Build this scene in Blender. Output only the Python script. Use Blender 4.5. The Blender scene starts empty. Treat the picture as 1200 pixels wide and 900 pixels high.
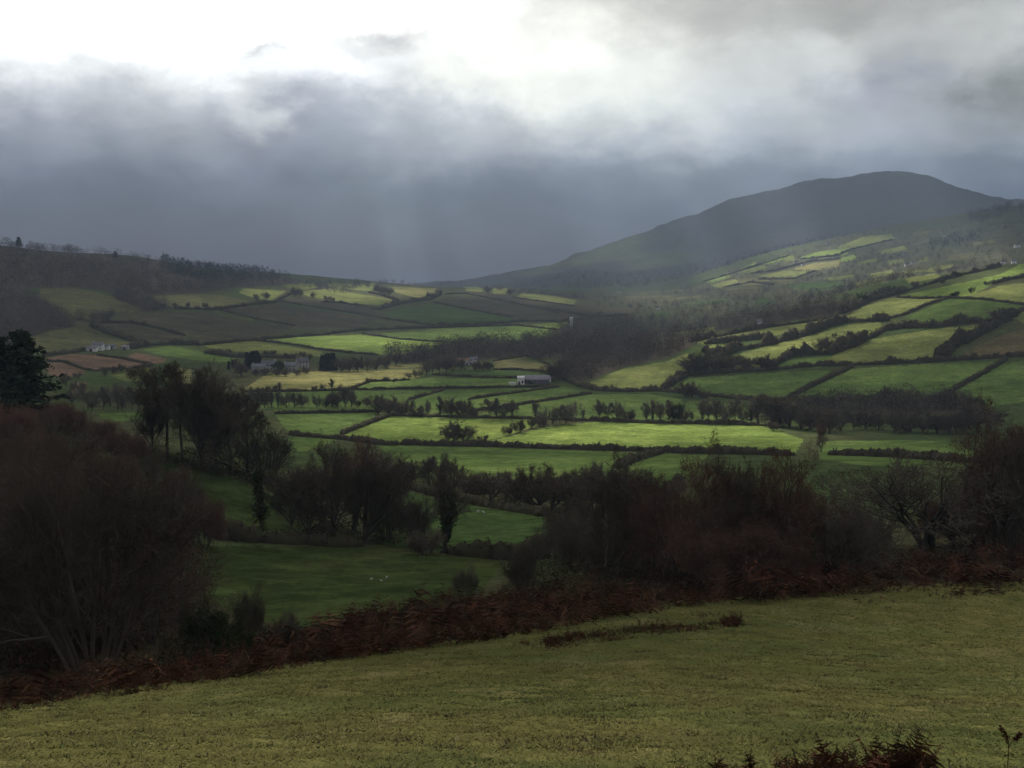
import bpy, math, random
import numpy as np
from mathutils import Vector

random.seed(7)
RNG = np.random.default_rng(11)
F = 1287.0
TILT = math.atan(130.0 / F)
CT, ST = math.cos(TILT), math.sin(TILT)
SC = bpy.context.scene
COL = SC.collection
EXPO = 1.0
SKY_GAIN = 1.0
SUN_EL, SUN_AZ = math.radians(38), math.radians(-12)      # azimuth: 0 = straight ahead (+Y), negative = to the left
SUND = np.array([math.sin(SUN_AZ) * math.cos(SUN_EL), math.cos(SUN_AZ) * math.cos(SUN_EL), math.sin(SUN_EL)])

# ------------------------------------------------------------------ camera maths
def pix(px, py):
    """a point of the photograph -> (x/y, z/y) of its line of sight"""
    a = (np.asarray(px, float) - 600) / F
    b = (450 - np.asarray(py, float)) / F
    y = CT + b * ST
    return a / y, (-ST + b * CT) / y

def to_pix(X, Y, Z):
    d = Y * CT - Z * ST
    return 600 + F * X / d, 450 - F * (Y * ST + Z * CT) / d

# ------------------------------------------------------------------ noise
_T = RNG.random((256, 256))
def vnoise(x, y):
    xi = np.floor(x).astype(int); yi = np.floor(y).astype(int)
    fx = x - xi; fy = y - yi
    fx = fx * fx * (3 - 2 * fx); fy = fy * fy * (3 - 2 * fy)
    a = _T[xi & 255, yi & 255]; b = _T[(xi + 1) & 255, yi & 255]
    c = _T[xi & 255, (yi + 1) & 255]; d = _T[(xi + 1) & 255, (yi + 1) & 255]
    return (a * (1 - fx) + b * fx) * (1 - fy) + (c * (1 - fx) + d * fx) * fy - 0.5

def fbm(x, y, octaves=4):
    v = 0; amp = 1.0
    for i in range(octaves):
        v = v + amp * vnoise(x * 2 ** i + 17.3 * i, y * 2 ** i - 9.1 * i); amp *= 0.5
    return v

def pchip(x, y, xq):
    x = np.asarray(x, float); y = np.asarray(y, float)
    h = np.diff(x); dl = np.diff(y) / h
    m = np.zeros_like(y)
    w1 = 2 * h[1:] + h[:-1]; w2 = h[1:] + 2 * h[:-1]
    same = dl[:-1] * dl[1:] > 0
    with np.errstate(divide='ignore', invalid='ignore'):
        mm = (w1 + w2) / (w1 / dl[:-1] + w2 / dl[1:])
    m[1:-1] = np.where(same, mm, 0)
    m[0] = dl[0]; m[-1] = dl[-1]
    i = np.clip(np.searchsorted(x, xq) - 1, 0, len(h) - 1)
    t = np.clip((xq - x[i]) / h[i], 0, 1)
    t2 = t * t; t3 = t2 * t
    return ((2 * t3 - 3 * t2 + 1) * y[i] + (t3 - 2 * t2 + t) * h[i] * m[i] + (-2 * t3 + 3 * t2) * y[i + 1] + (t3 - t2) * h[i] * m[i + 1])

# ------------------------------------------------------------------ the lie of the land: sight line + distance, near to far
PROFILES = {
 0: [(900,14),(835,30),(800,55),(700,85),(560,140),(482,205),(500,300),(492,420),(470,560),(445,750),(425,900),(400,1120),(340,1600),(287,2100),(300,3000),(312,5000),(312,7500)],
 150: [(900,14),(815,32),(790,50),(740,80),(620,150),(517,235),(530,320),(500,430),(486,500),(455,750),(430,960),(410,1150),(370,1500),(335,1850),(312,2200),(299,2500),(315,3300),(320,5000),(318,7500)],
 300: [(900,14),(790,36),(775,48),(735,95),(650,150),(638,165),(590,200),(551,245),(560,310),(510,480),(470,700),(440,900),(420,1080),(400,1350),(370,1700),(350,2000),(335,2350),(325,2700),(318,2950),(330,3700),(336,5500),(333,7500)],
 450: [(900,14),(768,42),(752,56),(735,85),(650,160),(635,180),(600,220),(570,275),(550,340),(535,430),(520,520),(490,640),(470,720),(440,900),(410,1230),(390,1560),(370,1900),(350,2300),(335,2800),(331,3050),(340,3800),(338,5500),(335,7500)],
 600: [(900,14),(748,48),(725,65),(690,105),(650,165),(605,225),(575,290),(555,360),(540,430),(525,510),(495,620),(470,720),(440,900),(410,1230),(395,1480),(380,1800),(365,2200),(350,2800),(338,3500),(343,4200),(331,5300),(322,6500),(325,7500)],
 750: [(900,14),(722,58),(695,80),(660,115),(620,170),(590,240),(565,310),(545,400),(525,510),(495,620),(470,740),(455,840),(428,960),(402,1100),(408,1250),(393,1520),(370,2100),(352,3000),(337,4000),(325,4800),(300,5800),(272,6800),(280,7600)],
 900: [(900,14),(707,66),(680,90),(650,120),(600,190),(560,310),(530,450),(505,570),(490,640),(470,720),(460,780),(440,850),(400,1050),(375,1250),(366,1400),(372,1700),(350,2400),(330,3200),(310,3700),(296,4100),(308,4700),(290,5200),(250,6200),(224,7000),(235,7800)],
 1050: [(900,14),(697,72),(668,95),(640,130),(590,210),(545,360),(515,520),(490,620),(470,700),(440,790),(400,950),(360,1150),(338,1350),(328,1500),(332,1800),(318,2400),(300,3000),(280,3500),(263,4000),(270,4700),(240,5600),(199,6800),(212,7700)],
 1200: [(900,14),(688,78),(660,100),(630,140),(590,210),(545,360),(510,520),(480,620),(450,720),(400,880),(350,1080),(322,1250),(309,1380),(312,1700),(290,2400),(265,3100),(241,3700),(250,4700),(246,5600),(237,6700),(248,7700)],
}
cols = []
def column(px, prof, du=0.0):
    a = np.array(prof, float)
    u, s = pix(np.full(len(a), px), a[:, 0])
    ly = np.log(a[:, 1]); z = s * a[:, 1]
    ly = np.concatenate(([0.0, math.log(5)], ly, [math.log(9500)]))
    z = np.concatenate(([-1.9, -3.3], z, [z[-1] - 60]))
    u = np.concatenate(([u[0], u[0]], u, [u[-1]])) + du
    cols.append((ly, u, z))
def shifted(prof, dpy, f):
    return [(p if i < 2 else 320 + (p - 320) * f + dpy, y) for i, (p, y) in enumerate(prof)]
column(-350, shifted(PROFILES[0], -6, 1.0))
for k in sorted(PROFILES): column(k, PROFILES[k])
column(1360, shifted(PROFILES[1200], -4, 1.0))
column(1750, shifted(PROFILES[1200], 2, 1.0))

def heights(U, Y):
    """z on the grid rows Y x columns U"""
    out = np.empty((len(Y), len(U)))
    for i, y in enumerate(Y):
        l = math.log(y)
        uk = np.array([np.interp(l, c[0], c[1]) for c in cols])
        zk = ZK[:, i]
        out[i] = pchip(uk, zk, np.clip(U, uk[0], uk[-1]))
    return out

Yr = np.concatenate((np.exp(np.linspace(0, math.log(10), 16))[:-1], np.exp(np.arange(math.log(10), math.log(95), 0.007)),
                     np.exp(np.arange(math.log(95), math.log(300), 0.011)), np.exp(np.arange(math.log(300), math.log(4000), 0.0052)),
                     np.exp(np.arange(math.log(4000), math.log(8800), 0.012))))
Uc = np.concatenate((np.linspace(-0.8, -0.5, 45)[:-1], np.arange(-0.5, 0.5, 0.0019), np.linspace(0.5, 0.8, 45)))
lYr = np.log(Yr)
ZK = np.array([pchip(c[0], c[2], lYr) for c in cols])
Zg = heights(Uc, Yr)
# soften the joins of the hand-set profiles, then add the small roll of the ground
def blur(a, n, axis):
    k = np.ones(2 * n + 1) / (2 * n + 1)
    p = np.pad(a, [(n, n) if i == axis else (0, 0) for i in range(2)], mode='edge')
    return np.apply_along_axis(lambda v: np.convolve(v, k, 'valid'), axis, p)
Zg = blur(Zg, 9, 1)
Yg = np.repeat(Yr[:, None], len(Uc), 1); Xg = Yg * Uc[None, :]
Zg += np.clip(Yg / 400, 0.05, 3.5) * 1.1 * fbm(Xg / (40 + Yg * 0.03), Yg / (40 + Yg * 0.03), 3)
far = np.clip((Yg - 4600) / 1200, 0, 1)
Zg += far * (32 * fbm(Xg / 420, Yg / 420, 5) + 22 * fbm(Xg / 130 + 7, Yg / 130, 3))
near = np.clip((90 - Yg) / 20, 0, 1)
Zg += near * (0.16 * fbm(Xg / 2.6, Yg / 2.6, 3) + 0.07 * fbm(Xg / 0.6 + 40, Yg / 0.6, 2))
Sg = Zg / Yg
Smax = np.maximum.accumulate(Sg, 0)

def ground(X, Y):
    X = np.asarray(X, float); Y = np.asarray(Y, float)
    l = np.interp(np.log(np.maximum(Y, 1.01)), lYr, np.arange(len(Yr)))
    c = np.interp(X / np.maximum(Y, 1.01), Uc, np.arange(len(Uc)))
    i = np.clip(l.astype(int), 0, len(Yr) - 2); j = np.clip(c.astype(int), 0, len(Uc) - 2)
    a = l - i; b = c - j
    return (Zg[i, j] * (1 - a) + Zg[i + 1, j] * a) * (1 - b) + (Zg[i, j + 1] * (1 - a) + Zg[i + 1, j + 1] * a) * b

def hit(px, py, ymin=8.0):
    """the first ground that the sight line meets"""
    u, s = pix(px, py)
    u = float(u); s = float(s)
    j = int(np.clip(np.interp(u, Uc, np.arange(len(Uc))), 0, len(Uc) - 2))
    b = (u - Uc[j]) / (Uc[j + 1] - Uc[j])
    col = Sg[:, j] * (1 - b) + Sg[:, j + 1] * b
    i0 = int(np.searchsorted(Yr, ymin))
    k = np.nonzero(col[i0:] >= s)[0]
    if len(k) == 0:
        i = i0 + int(np.argmax(col[i0:])); y = Yr[i]
    else:
        i = i0 + int(k[0])
        if i == 0 or k[0] == 0: y = Yr[i]
        else:
            t = (s - col[i - 1]) / (col[i] - col[i - 1] + 1e-12)
            y = Yr[i - 1] + t * (Yr[i] - Yr[i - 1])
    return u * y, y, float(ground(u * y, y))

# ------------------------------------------------------------------ mesh helpers
def mesh_of(name, V, faces, colors=None, smooth=False, mats=(), cname='Col'):
    """faces: list of int arrays (n,3) / (n,4)"""
    me = bpy.data.meshes.new(name)
    V = np.asarray(V, np.float32)
    faces = [np.asarray(f, np.int32) for f in faces if len(f)]
    nl = sum(f.size for f in faces); nf = sum(len(f) for f in faces)
    me.vertices.add(len(V)); me.vertices.foreach_set('co', V.ravel())
    me.loops.add(nl); me.loops.foreach_set('vertex_index', np.concatenate([f.ravel() for f in faces]))
    me.polygons.add(nf)
    tot = np.concatenate([np.full(len(f), f.shape[1], np.int32) for f in faces])
    st = np.concatenate(([0], np.cumsum(tot)[:-1])).astype(np.int32)
    me.polygons.foreach_set('loop_start', st)
    me.polygons.foreach_set('loop_total', tot)
    if smooth: me.polygons.foreach_set('use_smooth', np.ones(nf, bool))
    me.update(calc_edges=True)
    if colors is not None:
        at = me.attributes.new(cname, 'FLOAT_COLOR', 'POINT')
        c = np.ones((len(V), 4), np.float32); c[:, :3] = colors
        at.data.foreach_set('color', c.ravel())
    for m in mats: me.materials.append(m)
    return me

def obj(name, me, parent=None, loc=(0, 0, 0)):
    o = bpy.data.objects.new(name, me)
    COL.objects.link(o); o.location = loc
    if parent is not None: o.parent = parent
    return o

def tag(o, label=None, cat=None, group=None, kind=None):
    if label: o['label'] = label
    if cat: o['category'] = cat
    if group: o['group'] = group
    if kind: o['kind'] = kind
    return o

class Bag:
    """gathers pieces of geometry (tris + quads) into one mesh"""
    def __init__(s): s.v = []; s.t = []; s.q = []; s.n = 0; s.c = []
    def add(s, V, tris=None, quads=None, col=None):
        V = np.asarray(V, float)
        if tris is not None and len(tris): s.t.append(np.asarray(tris) + s.n)
        if quads is not None and len(quads): s.q.append(np.asarray(quads) + s.n)
        s.v.append(V); s.n += len(V)
        if col is not None: s.c.append(np.broadcast_to(np.asarray(col, float), (len(V), 3)))
    def build(s, name, mats, smooth=False):
        f = []
        if s.t: f.append(np.concatenate(s.t))
        if s.q: f.append(np.concatenate(s.q))
        return mesh_of(name, np.concatenate(s.v), f, np.concatenate(s.c) if s.c else None, smooth, mats)

def unit(v): return v / (np.linalg.norm(v, axis=-1, keepdims=True) + 1e-12)

def tubes(P, R, sides):
    """P (n,k,3) paths, R (n,k) radii"""
    n, k, _ = P.shape
    T = unit(P[:, -1] - P[:, 0])
    ref = np.where(np.abs(T[:, 2:3]) < 0.9, np.array([[0, 0, 1.0]]), np.array([[1.0, 0, 0]]))
    A = unit(np.cross(T, ref)); B = np.cross(T, A)
    an = np.arange(sides) * 2 * math.pi / sides
    ring = np.cos(an)[None, :, None] * A[:, None] + np.sin(an)[None, :, None] * B[:, None]
    V = P[:, :, None] + R[:, :, None, None] * ring[:, None]
    base = (np.arange(n) * k * sides)[:, None, None] + (np.arange(k - 1) * sides)[None, :, None]
    a = base + np.arange(sides)[None, None, :]; b = base + ((np.arange(sides) + 1) % sides)[None, None, :]
    Q = np.stack((a, b, b + sides, a + sides), -1).reshape(-1, 4)
    return V.reshape(-1, 3), Q

def sprays(P, size, rng, flat=0.0, elong=2.2, up=0.0):
    """a small random triangle at each point"""
    n = len(P)
    d = rng.normal(size=(n, 3)); d[:, 2] = d[:, 2] * (1 - flat) + up; d = unit(d)
    e = unit(np.cross(d, rng.normal(size=(n, 3))))
    sz = (size * rng.uniform(0.5, 1.4, n))[:, None] if np.isscalar(size) else size[:, None]
    V = np.stack((P - d * sz * 0.5, P + d * sz * 0.5 + e * sz / elong * 0.5, P + d * sz * 0.35 - e * sz / elong * 0.5), 1)
    return V.reshape(-1, 3), np.arange(3 * n).reshape(-1, 3)

def branches(base, dirs, L, R0, K, wob, trop, rng, taper=0.35):
    n = len(base); P = np.empty((n, K + 1, 3)); P[:, 0] = base; d = unit(dirs)
    for k in range(K):
        d = unit(d + rng.normal(size=(n, 3)) * wob + np.array([0, 0, trop]))
        P[:, k + 1] = P[:, k] + d * (L / K)[:, None]
    t = np.linspace(0, 1, K + 1)
    return P, R0[:, None] * (1 - (1 - taper) * t)[None]

def spawn(P, R, L, m, t0, t1, ang, ratio, rng, rr=0.55, lvar=0.3):
    n, K1, _ = P.shape
    t = rng.uniform(t0, t1, (n, m)); t[:, 0] = t1
    x = t * (K1 - 1); i = np.minimum(x.astype(int), K1 - 2); f = (x - i)[..., None]
    I = np.arange(n)[:, None]
    pos = P[I, i] * (1 - f) + P[I, i + 1] * f
    tan = unit(P[I, i + 1] - P[I, i])
    rad = R[I, i] * (1 - f[..., 0]) + R[I, i + 1] * f[..., 0]
    perp = unit(np.cross(tan, rng.normal(size=(n, m, 3))))
    a = rng.normal(ang, 0.18, (n, m))[..., None]
    d = tan * np.cos(a) + perp * np.sin(a)
    ln = L[:, None] * ratio * (1.15 - 0.5 * t) * rng.uniform(1 - lvar, 1 + lvar, (n, m))
    return pos.reshape(-1, 3), d.reshape(-1, 3), ln.ravel(), (rad * rr).ravel()

# ------------------------------------------------------------------ materials
def nt(name):
    m = bpy.data.materials.new(name); m.use_nodes = True
    t = m.node_tree; b = t.nodes['Principled BSDF']
    b.inputs['Roughness'].default_value = 0.9
    b.inputs['Specular IOR Level'].default_value = 0.0
    return m, t, b
def N(t, typ, **kw):
    n = t.nodes.new(typ)
    for k, v in kw.items(): setattr(n, k, v)
    return n

def mat_plain(name, c0, c1, scale=3.0, rough=0.9, rnd=0.25, coord='Object', spec=0.0):
    m, t, b = nt(name)
    b.inputs['Roughness'].default_value = rough; b.inputs['Specular IOR Level'].default_value = spec
    tc = N(t, 'ShaderNodeTexCoord'); no = N(t, 'ShaderNodeTexNoise'); no.inputs['Scale'].default_value = scale; no.inputs['Detail'].default_value = 4
    t.links.new(tc.outputs[coord], no.inputs['Vector'])
    rp = N(t, 'ShaderNodeValToRGB'); rp.color_ramp.elements[0].position = 0.3; rp.color_ramp.elements[1].position = 0.7
    rp.color_ramp.elements[0].color = (*c0, 1); rp.color_ramp.elements[1].color = (*c1, 1)
    t.links.new(no.outputs['Fac'], rp.inputs['Fac'])
    oi = N(t, 'ShaderNodeObjectInfo'); mr = N(t, 'ShaderNodeMapRange')
    mr.inputs['To Min'].default_value = 1 - rnd; mr.inputs['To Max'].default_value = 1 + rnd
    t.links.new(oi.outputs['Random'], mr.inputs['Value'])
    mx = N(t, 'ShaderNodeVectorMath', operation='SCALE')
    t.links.new(rp.outputs['Color'], mx.inputs[0]); t.links.new(mr.outputs['Result'], mx.inputs['Scale'])
    t.links.new(mx.outputs['Vector'], b.inputs['Base Color'])
    return m

def mat_attr(name, noise_scale=(0.8, 6.0), amount=(0.25, 0.2), bump=0.0, bscale=3.0, bdist=0.2):
    """base colour from the mesh's own Col attribute, broken up by two noises"""
    m, t, b = nt(name)
    at = N(t, 'ShaderNodeAttribute', attribute_name='Col')
    tc = N(t, 'ShaderNodeTexCoord')
    cur = at.outputs['Color']
    for sc_, am in zip(noise_scale, amount):
        no = N(t, 'ShaderNodeTexNoise'); no.inputs['Scale'].default_value = sc_; no.inputs['Detail'].default_value = 5; no.inputs['Roughness'].default_value = 0.65
        t.links.new(tc.outputs['Object'], no.inputs['Vector'])
        mr = N(t, 'ShaderNodeMapRange'); mr.inputs['From Min'].default_value = 0.3; mr.inputs['From Max'].default_value = 0.7
        mr.inputs['To Min'].default_value = 1 - am; mr.inputs['To Max'].default_value = 1 + am
        t.links.new(no.outputs['Fac'], mr.inputs['Value'])
        mx = N(t, 'ShaderNodeVectorMath', operation='SCALE')
        t.links.new(cur, mx.inputs[0]); t.links.new(mr.outputs['Result'], mx.inputs['Scale']); cur = mx.outputs['Vector']
    t.links.new(cur, b.inputs['Base Color'])
    if bump:
        no = N(t, 'ShaderNodeTexNoise'); no.inputs['Scale'].default_value = bscale; no.inputs['Detail'].default_value = 5
        t.links.new(tc.outputs['Object'], no.inputs['Vector'])
        bp = N(t, 'ShaderNodeBump'); bp.inputs['Strength'].default_value = bump; bp.inputs['Distance'].default_value = bdist
        t.links.new(no.outputs['Fac'], bp.inputs['Height']); t.links.new(bp.outputs['Normal'], b.inputs['Normal'])
    return m

M_GROUND = mat_attr('grassland', (0.016, 0.07, 0.28, 1.1), (0.24, 0.26, 0.3, 0.3), 0.6, 0.3, 0.6)
M_MEADOW = mat_attr('meadow_turf', (0.35, 2.5, 9.0), (0.2, 0.22, 0.2), 0.35, 7.0, 0.06)
M_GRASS = mat_attr('grass_blades', (0.5, 3.0), (0.25, 0.2))
M_BRACKEN = mat_attr('dead_bracken', (0.5, 4.0), (0.25, 0.25))
M_LEAF = mat_attr('wood_mass', (0.02, 0.3), (0.2, 0.25))
BARK = mat_plain('bark', (0.042, 0.037, 0.029), (0.090, 0.080, 0.062), 8)
T_GREY = mat_plain('grey_twigs', (0.095, 0.084, 0.064), (0.150, 0.130, 0.098), 5)
T_BROWN = mat_plain('brown_twigs', (0.068, 0.054, 0.040), (0.112, 0.088, 0.066), 5)
T_RED = mat_plain('reddish_twigs', (0.088, 0.050, 0.038), (0.135, 0.082, 0.062), 5)
T_DARK = mat_plain('dark_twigs', (0.058, 0.047, 0.036), (0.100, 0.083, 0.064), 5)
M_IVY = mat_plain('ivy_leaves', (0.016, 0.024, 0.010), (0.038, 0.050, 0.020), 6)
M_NEEDLE = mat_plain('conifer_needles', (0.012, 0.020, 0.013), (0.030, 0.042, 0.026), 6)
M_HEDGE = mat_plain('hedge_twigs', (0.030, 0.027, 0.017), (0.060, 0.052, 0.032), 0.4)
M_WHITE = mat_plain('white_render', (0.52, 0.51, 0.48), (0.74, 0.73, 0.70), 0.6, rnd=0.06)
M_STONE = mat_plain('grey_stone', (0.24, 0.23, 0.21), (0.38, 0.36, 0.33), 1.5)
M_SLATE = mat_plain('slate_roof', (0.10, 0.10, 0.11), (0.17, 0.17, 0.19), 1.2)
M_RUST = mat_plain('rusted_sheet_roof', (0.16, 0.10, 0.07), (0.24, 0.16, 0.11), 1.2)
M_TIN = mat_plain('weathered_tin_roof', (0.15, 0.14, 0.155), (0.23, 0.22, 0.235), 0.8)
M_GLASS = mat_plain('dark_window_glass', (0.02, 0.022, 0.025), (0.04, 0.042, 0.045), 1.0, 0.15, spec=0.5)
M_WOOL = mat_plain('sheep_wool', (0.36, 0.34, 0.29), (0.48, 0.46, 0.40), 9)
M_SKIN = mat_plain('dark_sheep_face', (0.05, 0.045, 0.04), (0.08, 0.07, 0.06), 9)

# ------------------------------------------------------------------ fields (outlines as seen, laid on the real ground)
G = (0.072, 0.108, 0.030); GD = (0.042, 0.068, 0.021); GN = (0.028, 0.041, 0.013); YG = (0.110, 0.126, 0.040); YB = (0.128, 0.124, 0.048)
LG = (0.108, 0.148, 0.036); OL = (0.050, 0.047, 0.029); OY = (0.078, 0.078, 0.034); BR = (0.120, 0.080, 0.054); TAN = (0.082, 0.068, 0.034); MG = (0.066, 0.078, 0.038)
FIELDS = [
 (OY,[(48,338),(85,337),(125,345),(140,352),(168,361),(150,367),(130,365),(118,378),(88,371),(70,360),(45,350)]),
 (OY,[(25,398),(60,388),(85,383),(110,391),(152,402),(140,408),(105,408),(85,412),(50,415),(28,405)]),
 (OY,[(172,348),(195,346),(230,345),(260,346),(292,353),(250,361),(215,362),(190,357)]),
 (OL,[(160,368),(200,366),(240,366),(290,377),(345,382),(330,390),(290,397),(240,400),(222,392),(165,378)]),
 (OL,[(117,378),(155,378),(215,393),(212,400),(160,398),(125,387)]),
 (OL,[(255,363),(320,356),(380,364),(440,374),(420,385),(360,386),(340,381),(300,373)]),
 (OL,[(325,350),(350,349),(400,357),(440,362),(450,372),(400,364),(350,356)]),
 (GD,[(447,370),(470,360),(505,356),(560,365),(600,373),(590,378),(520,382),(495,379)]),
 (OL,[(515,351),(540,346),(600,359),(685,370),(660,376),(610,374),(560,363)]),
 (OL,[(545,340),(600,346),(690,358),(745,362),(735,370),(690,370),(610,358),(550,345)]),
 (YG,[(352,341),(390,338),(425,345),(467,352),(447,358),(400,354),(360,347)]),
 (YG,[(332,334),(368,331),(372,337),(345,341)]),
 (YG,[(380,332),(440,332),(435,341),(390,338)]),
 (YB,[(458,336),(511,338),(505,348),(490,349),(465,343)]),
 (YG,[(285,338),(335,341),(318,352),(300,350),(280,343)]),
 (YG,[(605,349),(612,343),(650,347),(676,352),(671,358),(640,353)]),
 (YG,[(542,336),(562,336),(565,342),(545,341)]),
 (YG,[(578,337),(599,338),(597,345),(577,344)]),
 (G,[(165,410),(200,405),(235,413),(276,419),(270,425),(230,422),(190,416)]),
 (YG,[(238,405),(280,400),(300,400),(330,405),(377,412),(375,418),(330,415),(280,412),(250,409)]),
 (LG,[(310,398),(370,394),(423,392),(470,398),(527,402),(500,411),(460,416),(440,415),(377,409),(340,403)]),
 (G,[(430,392),(515,385),(600,382),(650,387),(648,393),(620,397),(570,402),(527,400),(470,397)]),
 (LG,[(600,382),(640,379),(667,377),(655,386),(640,386)]),
 (BR,[(50,420),(85,415),(113,416),(145,420),(178,428),(150,432),(112,434),(75,424)]),
 (BR,[(50,425),(72,425),(100,434),(95,441),(60,441)]),
 (BR,[(150,418),(160,413),(196,421),(190,426),(172,426)]),
 (BR,[(84,448),(100,448),(100,463),(84,461)]),
 (YG,[(130,440),(178,431),(188,437),(160,448),(140,445)]),
 (YB,[(205,430),(226,434),(222,449),(190,446)]),
 (G,[(115,485),(165,482),(168,490),(140,494),(120,491)]),
 (YB,[(285,456),(310,440),(370,435),(440,433),(500,432),(498,439),(480,446),(433,447),(412,456),(350,459),(285,459)]),
 (YB,[(455,428),(500,424),(498,430),(456,432)]),
 (G,[(415,456),(433,448),(500,443),(612,444),(605,454),(487,456)]),
 (GD,[(487,440),(507,439),(600,443),(660,441),(640,437),(577,434),(510,436)]),
 (OY,[(577,434),(580,423),(610,421),(643,428),(644,437),(610,434)]),
 (YG,[(578,421),(618,415),(617,420),(590,423)]),
 (G,[(300,460),(415,458),(487,458),(520,458),(480,468),(445,480),(305,480)]),
 (G,[(478,470),(520,458),(600,455),(650,454),(550,468),(510,484),(470,486)]),
 (G,[(512,486),(550,468),(653,454),(660,453),(693,461),(610,474),(550,483),(545,488)]),
 (G,[(327,484),(320,480),(450,479),(447,483)]),
 (G,[(322,486),(447,483),(457,487),(400,509),(340,510)]),
 (LG,[(402,510),(458,487),(540,489),(620,491),(632,498),(590,512),(545,522),(443,521)]),
 (LG,[(545,522),(590,513),(640,500),(700,494),(800,497),(890,498),(942,515),(930,534),(813,531),(700,528)]),
 (G,[(443,522),(560,524),(700,529),(772,531),(722,549),(640,562),(480,562)]),
 (G,[(725,549),(775,532),(830,533),(805,560),(770,572),(742,566)]),
 (G,[(336,512),(398,514),(370,527),(350,530)]),
 (G,[(550,486),(612,475),(693,462),(760,462),(800,468),(800,496),(640,490)]),
 (G,[(805,470),(870,474),(888,497),(800,496)]),
 (G,[(960,517),(1080,516),(1140,520),(1140,548),(1010,545),(960,538)]),
 (YG,[(683,452),(730,432),(780,424),(805,414),(814,420),(802,435),(785,443),(775,454),(760,457),(700,457)]),
 (G,[(785,456),(805,443),(960,434),(978,433),(922,464),(880,468),(800,460)]),
 (G,[(928,467),(1000,432),(1080,427),(1170,424),(1105,464),(1020,470)]),
 (G,[(1108,468),(1170,428),(1210,420),(1210,470),(1150,478)]),
 (YG,[(826,411),(835,403),(872,406),(845,418)]),
 (YG,[(840,422),(880,411),(930,398),(1000,380),(1033,378),(1034,388),(990,402),(935,415),(905,427),(870,431)]),
 (G,[(900,434),(920,423),(965,418),(1000,414),(1000,427),(940,432)]),
 (YG,[(960,426),(985,412),(1025,397),(1100,385),(1167,379),(1130,404),(1100,421),(1000,427)]),
 (TAN,[(1115,421),(1165,396),(1210,382),(1210,416),(1150,420)]),
 (YG,[(988,374),(1010,360),(1045,349),(1110,350),(1060,368),(1030,376),(995,377)]),
 (G,[(1060,372),(1112,350),(1150,351),(1200,358),(1165,376),(1100,380)]),
 (LG,[(1050,347),(1100,337),(1170,322),(1202,308),(1205,324),(1165,332),(1140,346),(1115,349)]),
 (YG,[(1132,348),(1175,334),(1210,331),(1210,358),(1175,352)]),
 (YG,[(1182,372),(1210,360),(1210,382)]),
 (YG,[(808,401),(850,393),(900,384),(945,378),(970,374),(950,384),(905,394),(870,399),(830,403)]),
 (YG,[(788,391),(835,382),(836,388),(810,393)]),
 (LG,[(890,309),(924,297),(927,301),(905,309)]), (LG,[(868,315),(885,307),(889,310),(870,317)]),
 (LG,[(825,330),(850,321),(856,324),(835,332)]), (YG,[(860,319),(895,311),(899,314),(875,320)]),
 (LG,[(938,301),(960,295),(996,290),(993,298),(960,302),(945,304)]),
 (YB,[(924,316),(955,308),(985,305),(984,312),(955,317)]),
 (YG,[(888,323),(920,317),(951,318),(930,325),(905,327)]),
 (YG,[(978,291),(1010,278),(1046,274),(1048,280),(1010,289)]),
 (OY,[(863,328),(900,325),(906,333),(870,335)]), (OY,[(850,338),(890,335),(891,341),(855,344)]),
 (GD,[(918,337),(940,331),(985,330),(991,336),(960,341)]), (GD,[(884,352),(900,349),(909,355),(890,358)]),
 (YG,[(965,326),(1000,322),(1000,327),(970,329)]), (YG,[(1020,321),(1045,316),(1049,321),(1022,326)]),
 (YG,[(1074,307),(1086,301),(1087,306)]), (YG,[(1056,318),(1100,314),(1099,318),(1060,320)]),
 (YG,[(918,303),(930,299),(933,305),(920,308)]), (YG,[(1004,308),(1028,302),(1030,305),(1008,311)]),
 (YG,[(832,334),(862,327),(867,332),(842,339)]), (OY,[(905,328),(925,325),(936,330),(912,335)]), (YG,[(1000,331),(1035,326),(1041,331),(1005,337)]), (YG,[(1060,327),(1095,320),(1101,325),(1065,332)]),
 (OY,[(1108,301),(1140,296),(1143,301),(1112,306)]), (YG,[(1028,294),(1060,288),(1063,293),(1035,298)]), (LG,[(983,303),(1001,298),(1004,304),(988,307)]), (OY,[(808,338),(828,333),(831,337),(812,342)]),
 (OY,[(772,351),(830,345),(831,348),(778,354)]), (GD,[(798,356),(850,350),(852,354),(802,359)]), (YG,[(1090,313),(1118,309),(1120,312),(1094,317)]), (YG,[(1040,306),(1058,303),(1060,307),(1043,310)]), (OY,[(1140,285),(1165,280),(1167,284),(1143,289)]),
 (OY,[(1130,264),(1147,261),(1147,264),(1132,267)]), (OY,[(1070,272),(1092,270),(1090,274),(1072,276)]),
 (OY,[(1160,259),(1180,257),(1180,260),(1162,262)]),
 (OY,[(728,347),(790,346),(790,350),(735,351)]), (OY,[(745,342),(800,339),(800,342),(750,345)]),
 (OY,[(820,361),(838,358),(838,362),(822,364)]), (GD,[(755,371),(770,365),(788,365),(782,372)]),
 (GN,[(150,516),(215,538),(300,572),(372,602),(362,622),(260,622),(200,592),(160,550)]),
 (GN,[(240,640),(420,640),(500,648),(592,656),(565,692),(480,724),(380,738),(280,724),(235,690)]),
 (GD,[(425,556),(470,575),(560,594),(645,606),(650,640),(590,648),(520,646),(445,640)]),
]
MOUNTAIN_PASTURE = [[(600,322),(650,308),(660,312),(625,324)], [(655,306),(700,290),(735,287),(730,300),(680,312)], [(735,288),(750,285),(765,305),(766,318),(735,320),(725,308)], [(760,300),(800,290),(830,300),(800,312),(770,312)], [(700,288),(740,276),(790,266),(800,272),(750,284),(720,294)]]
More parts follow.
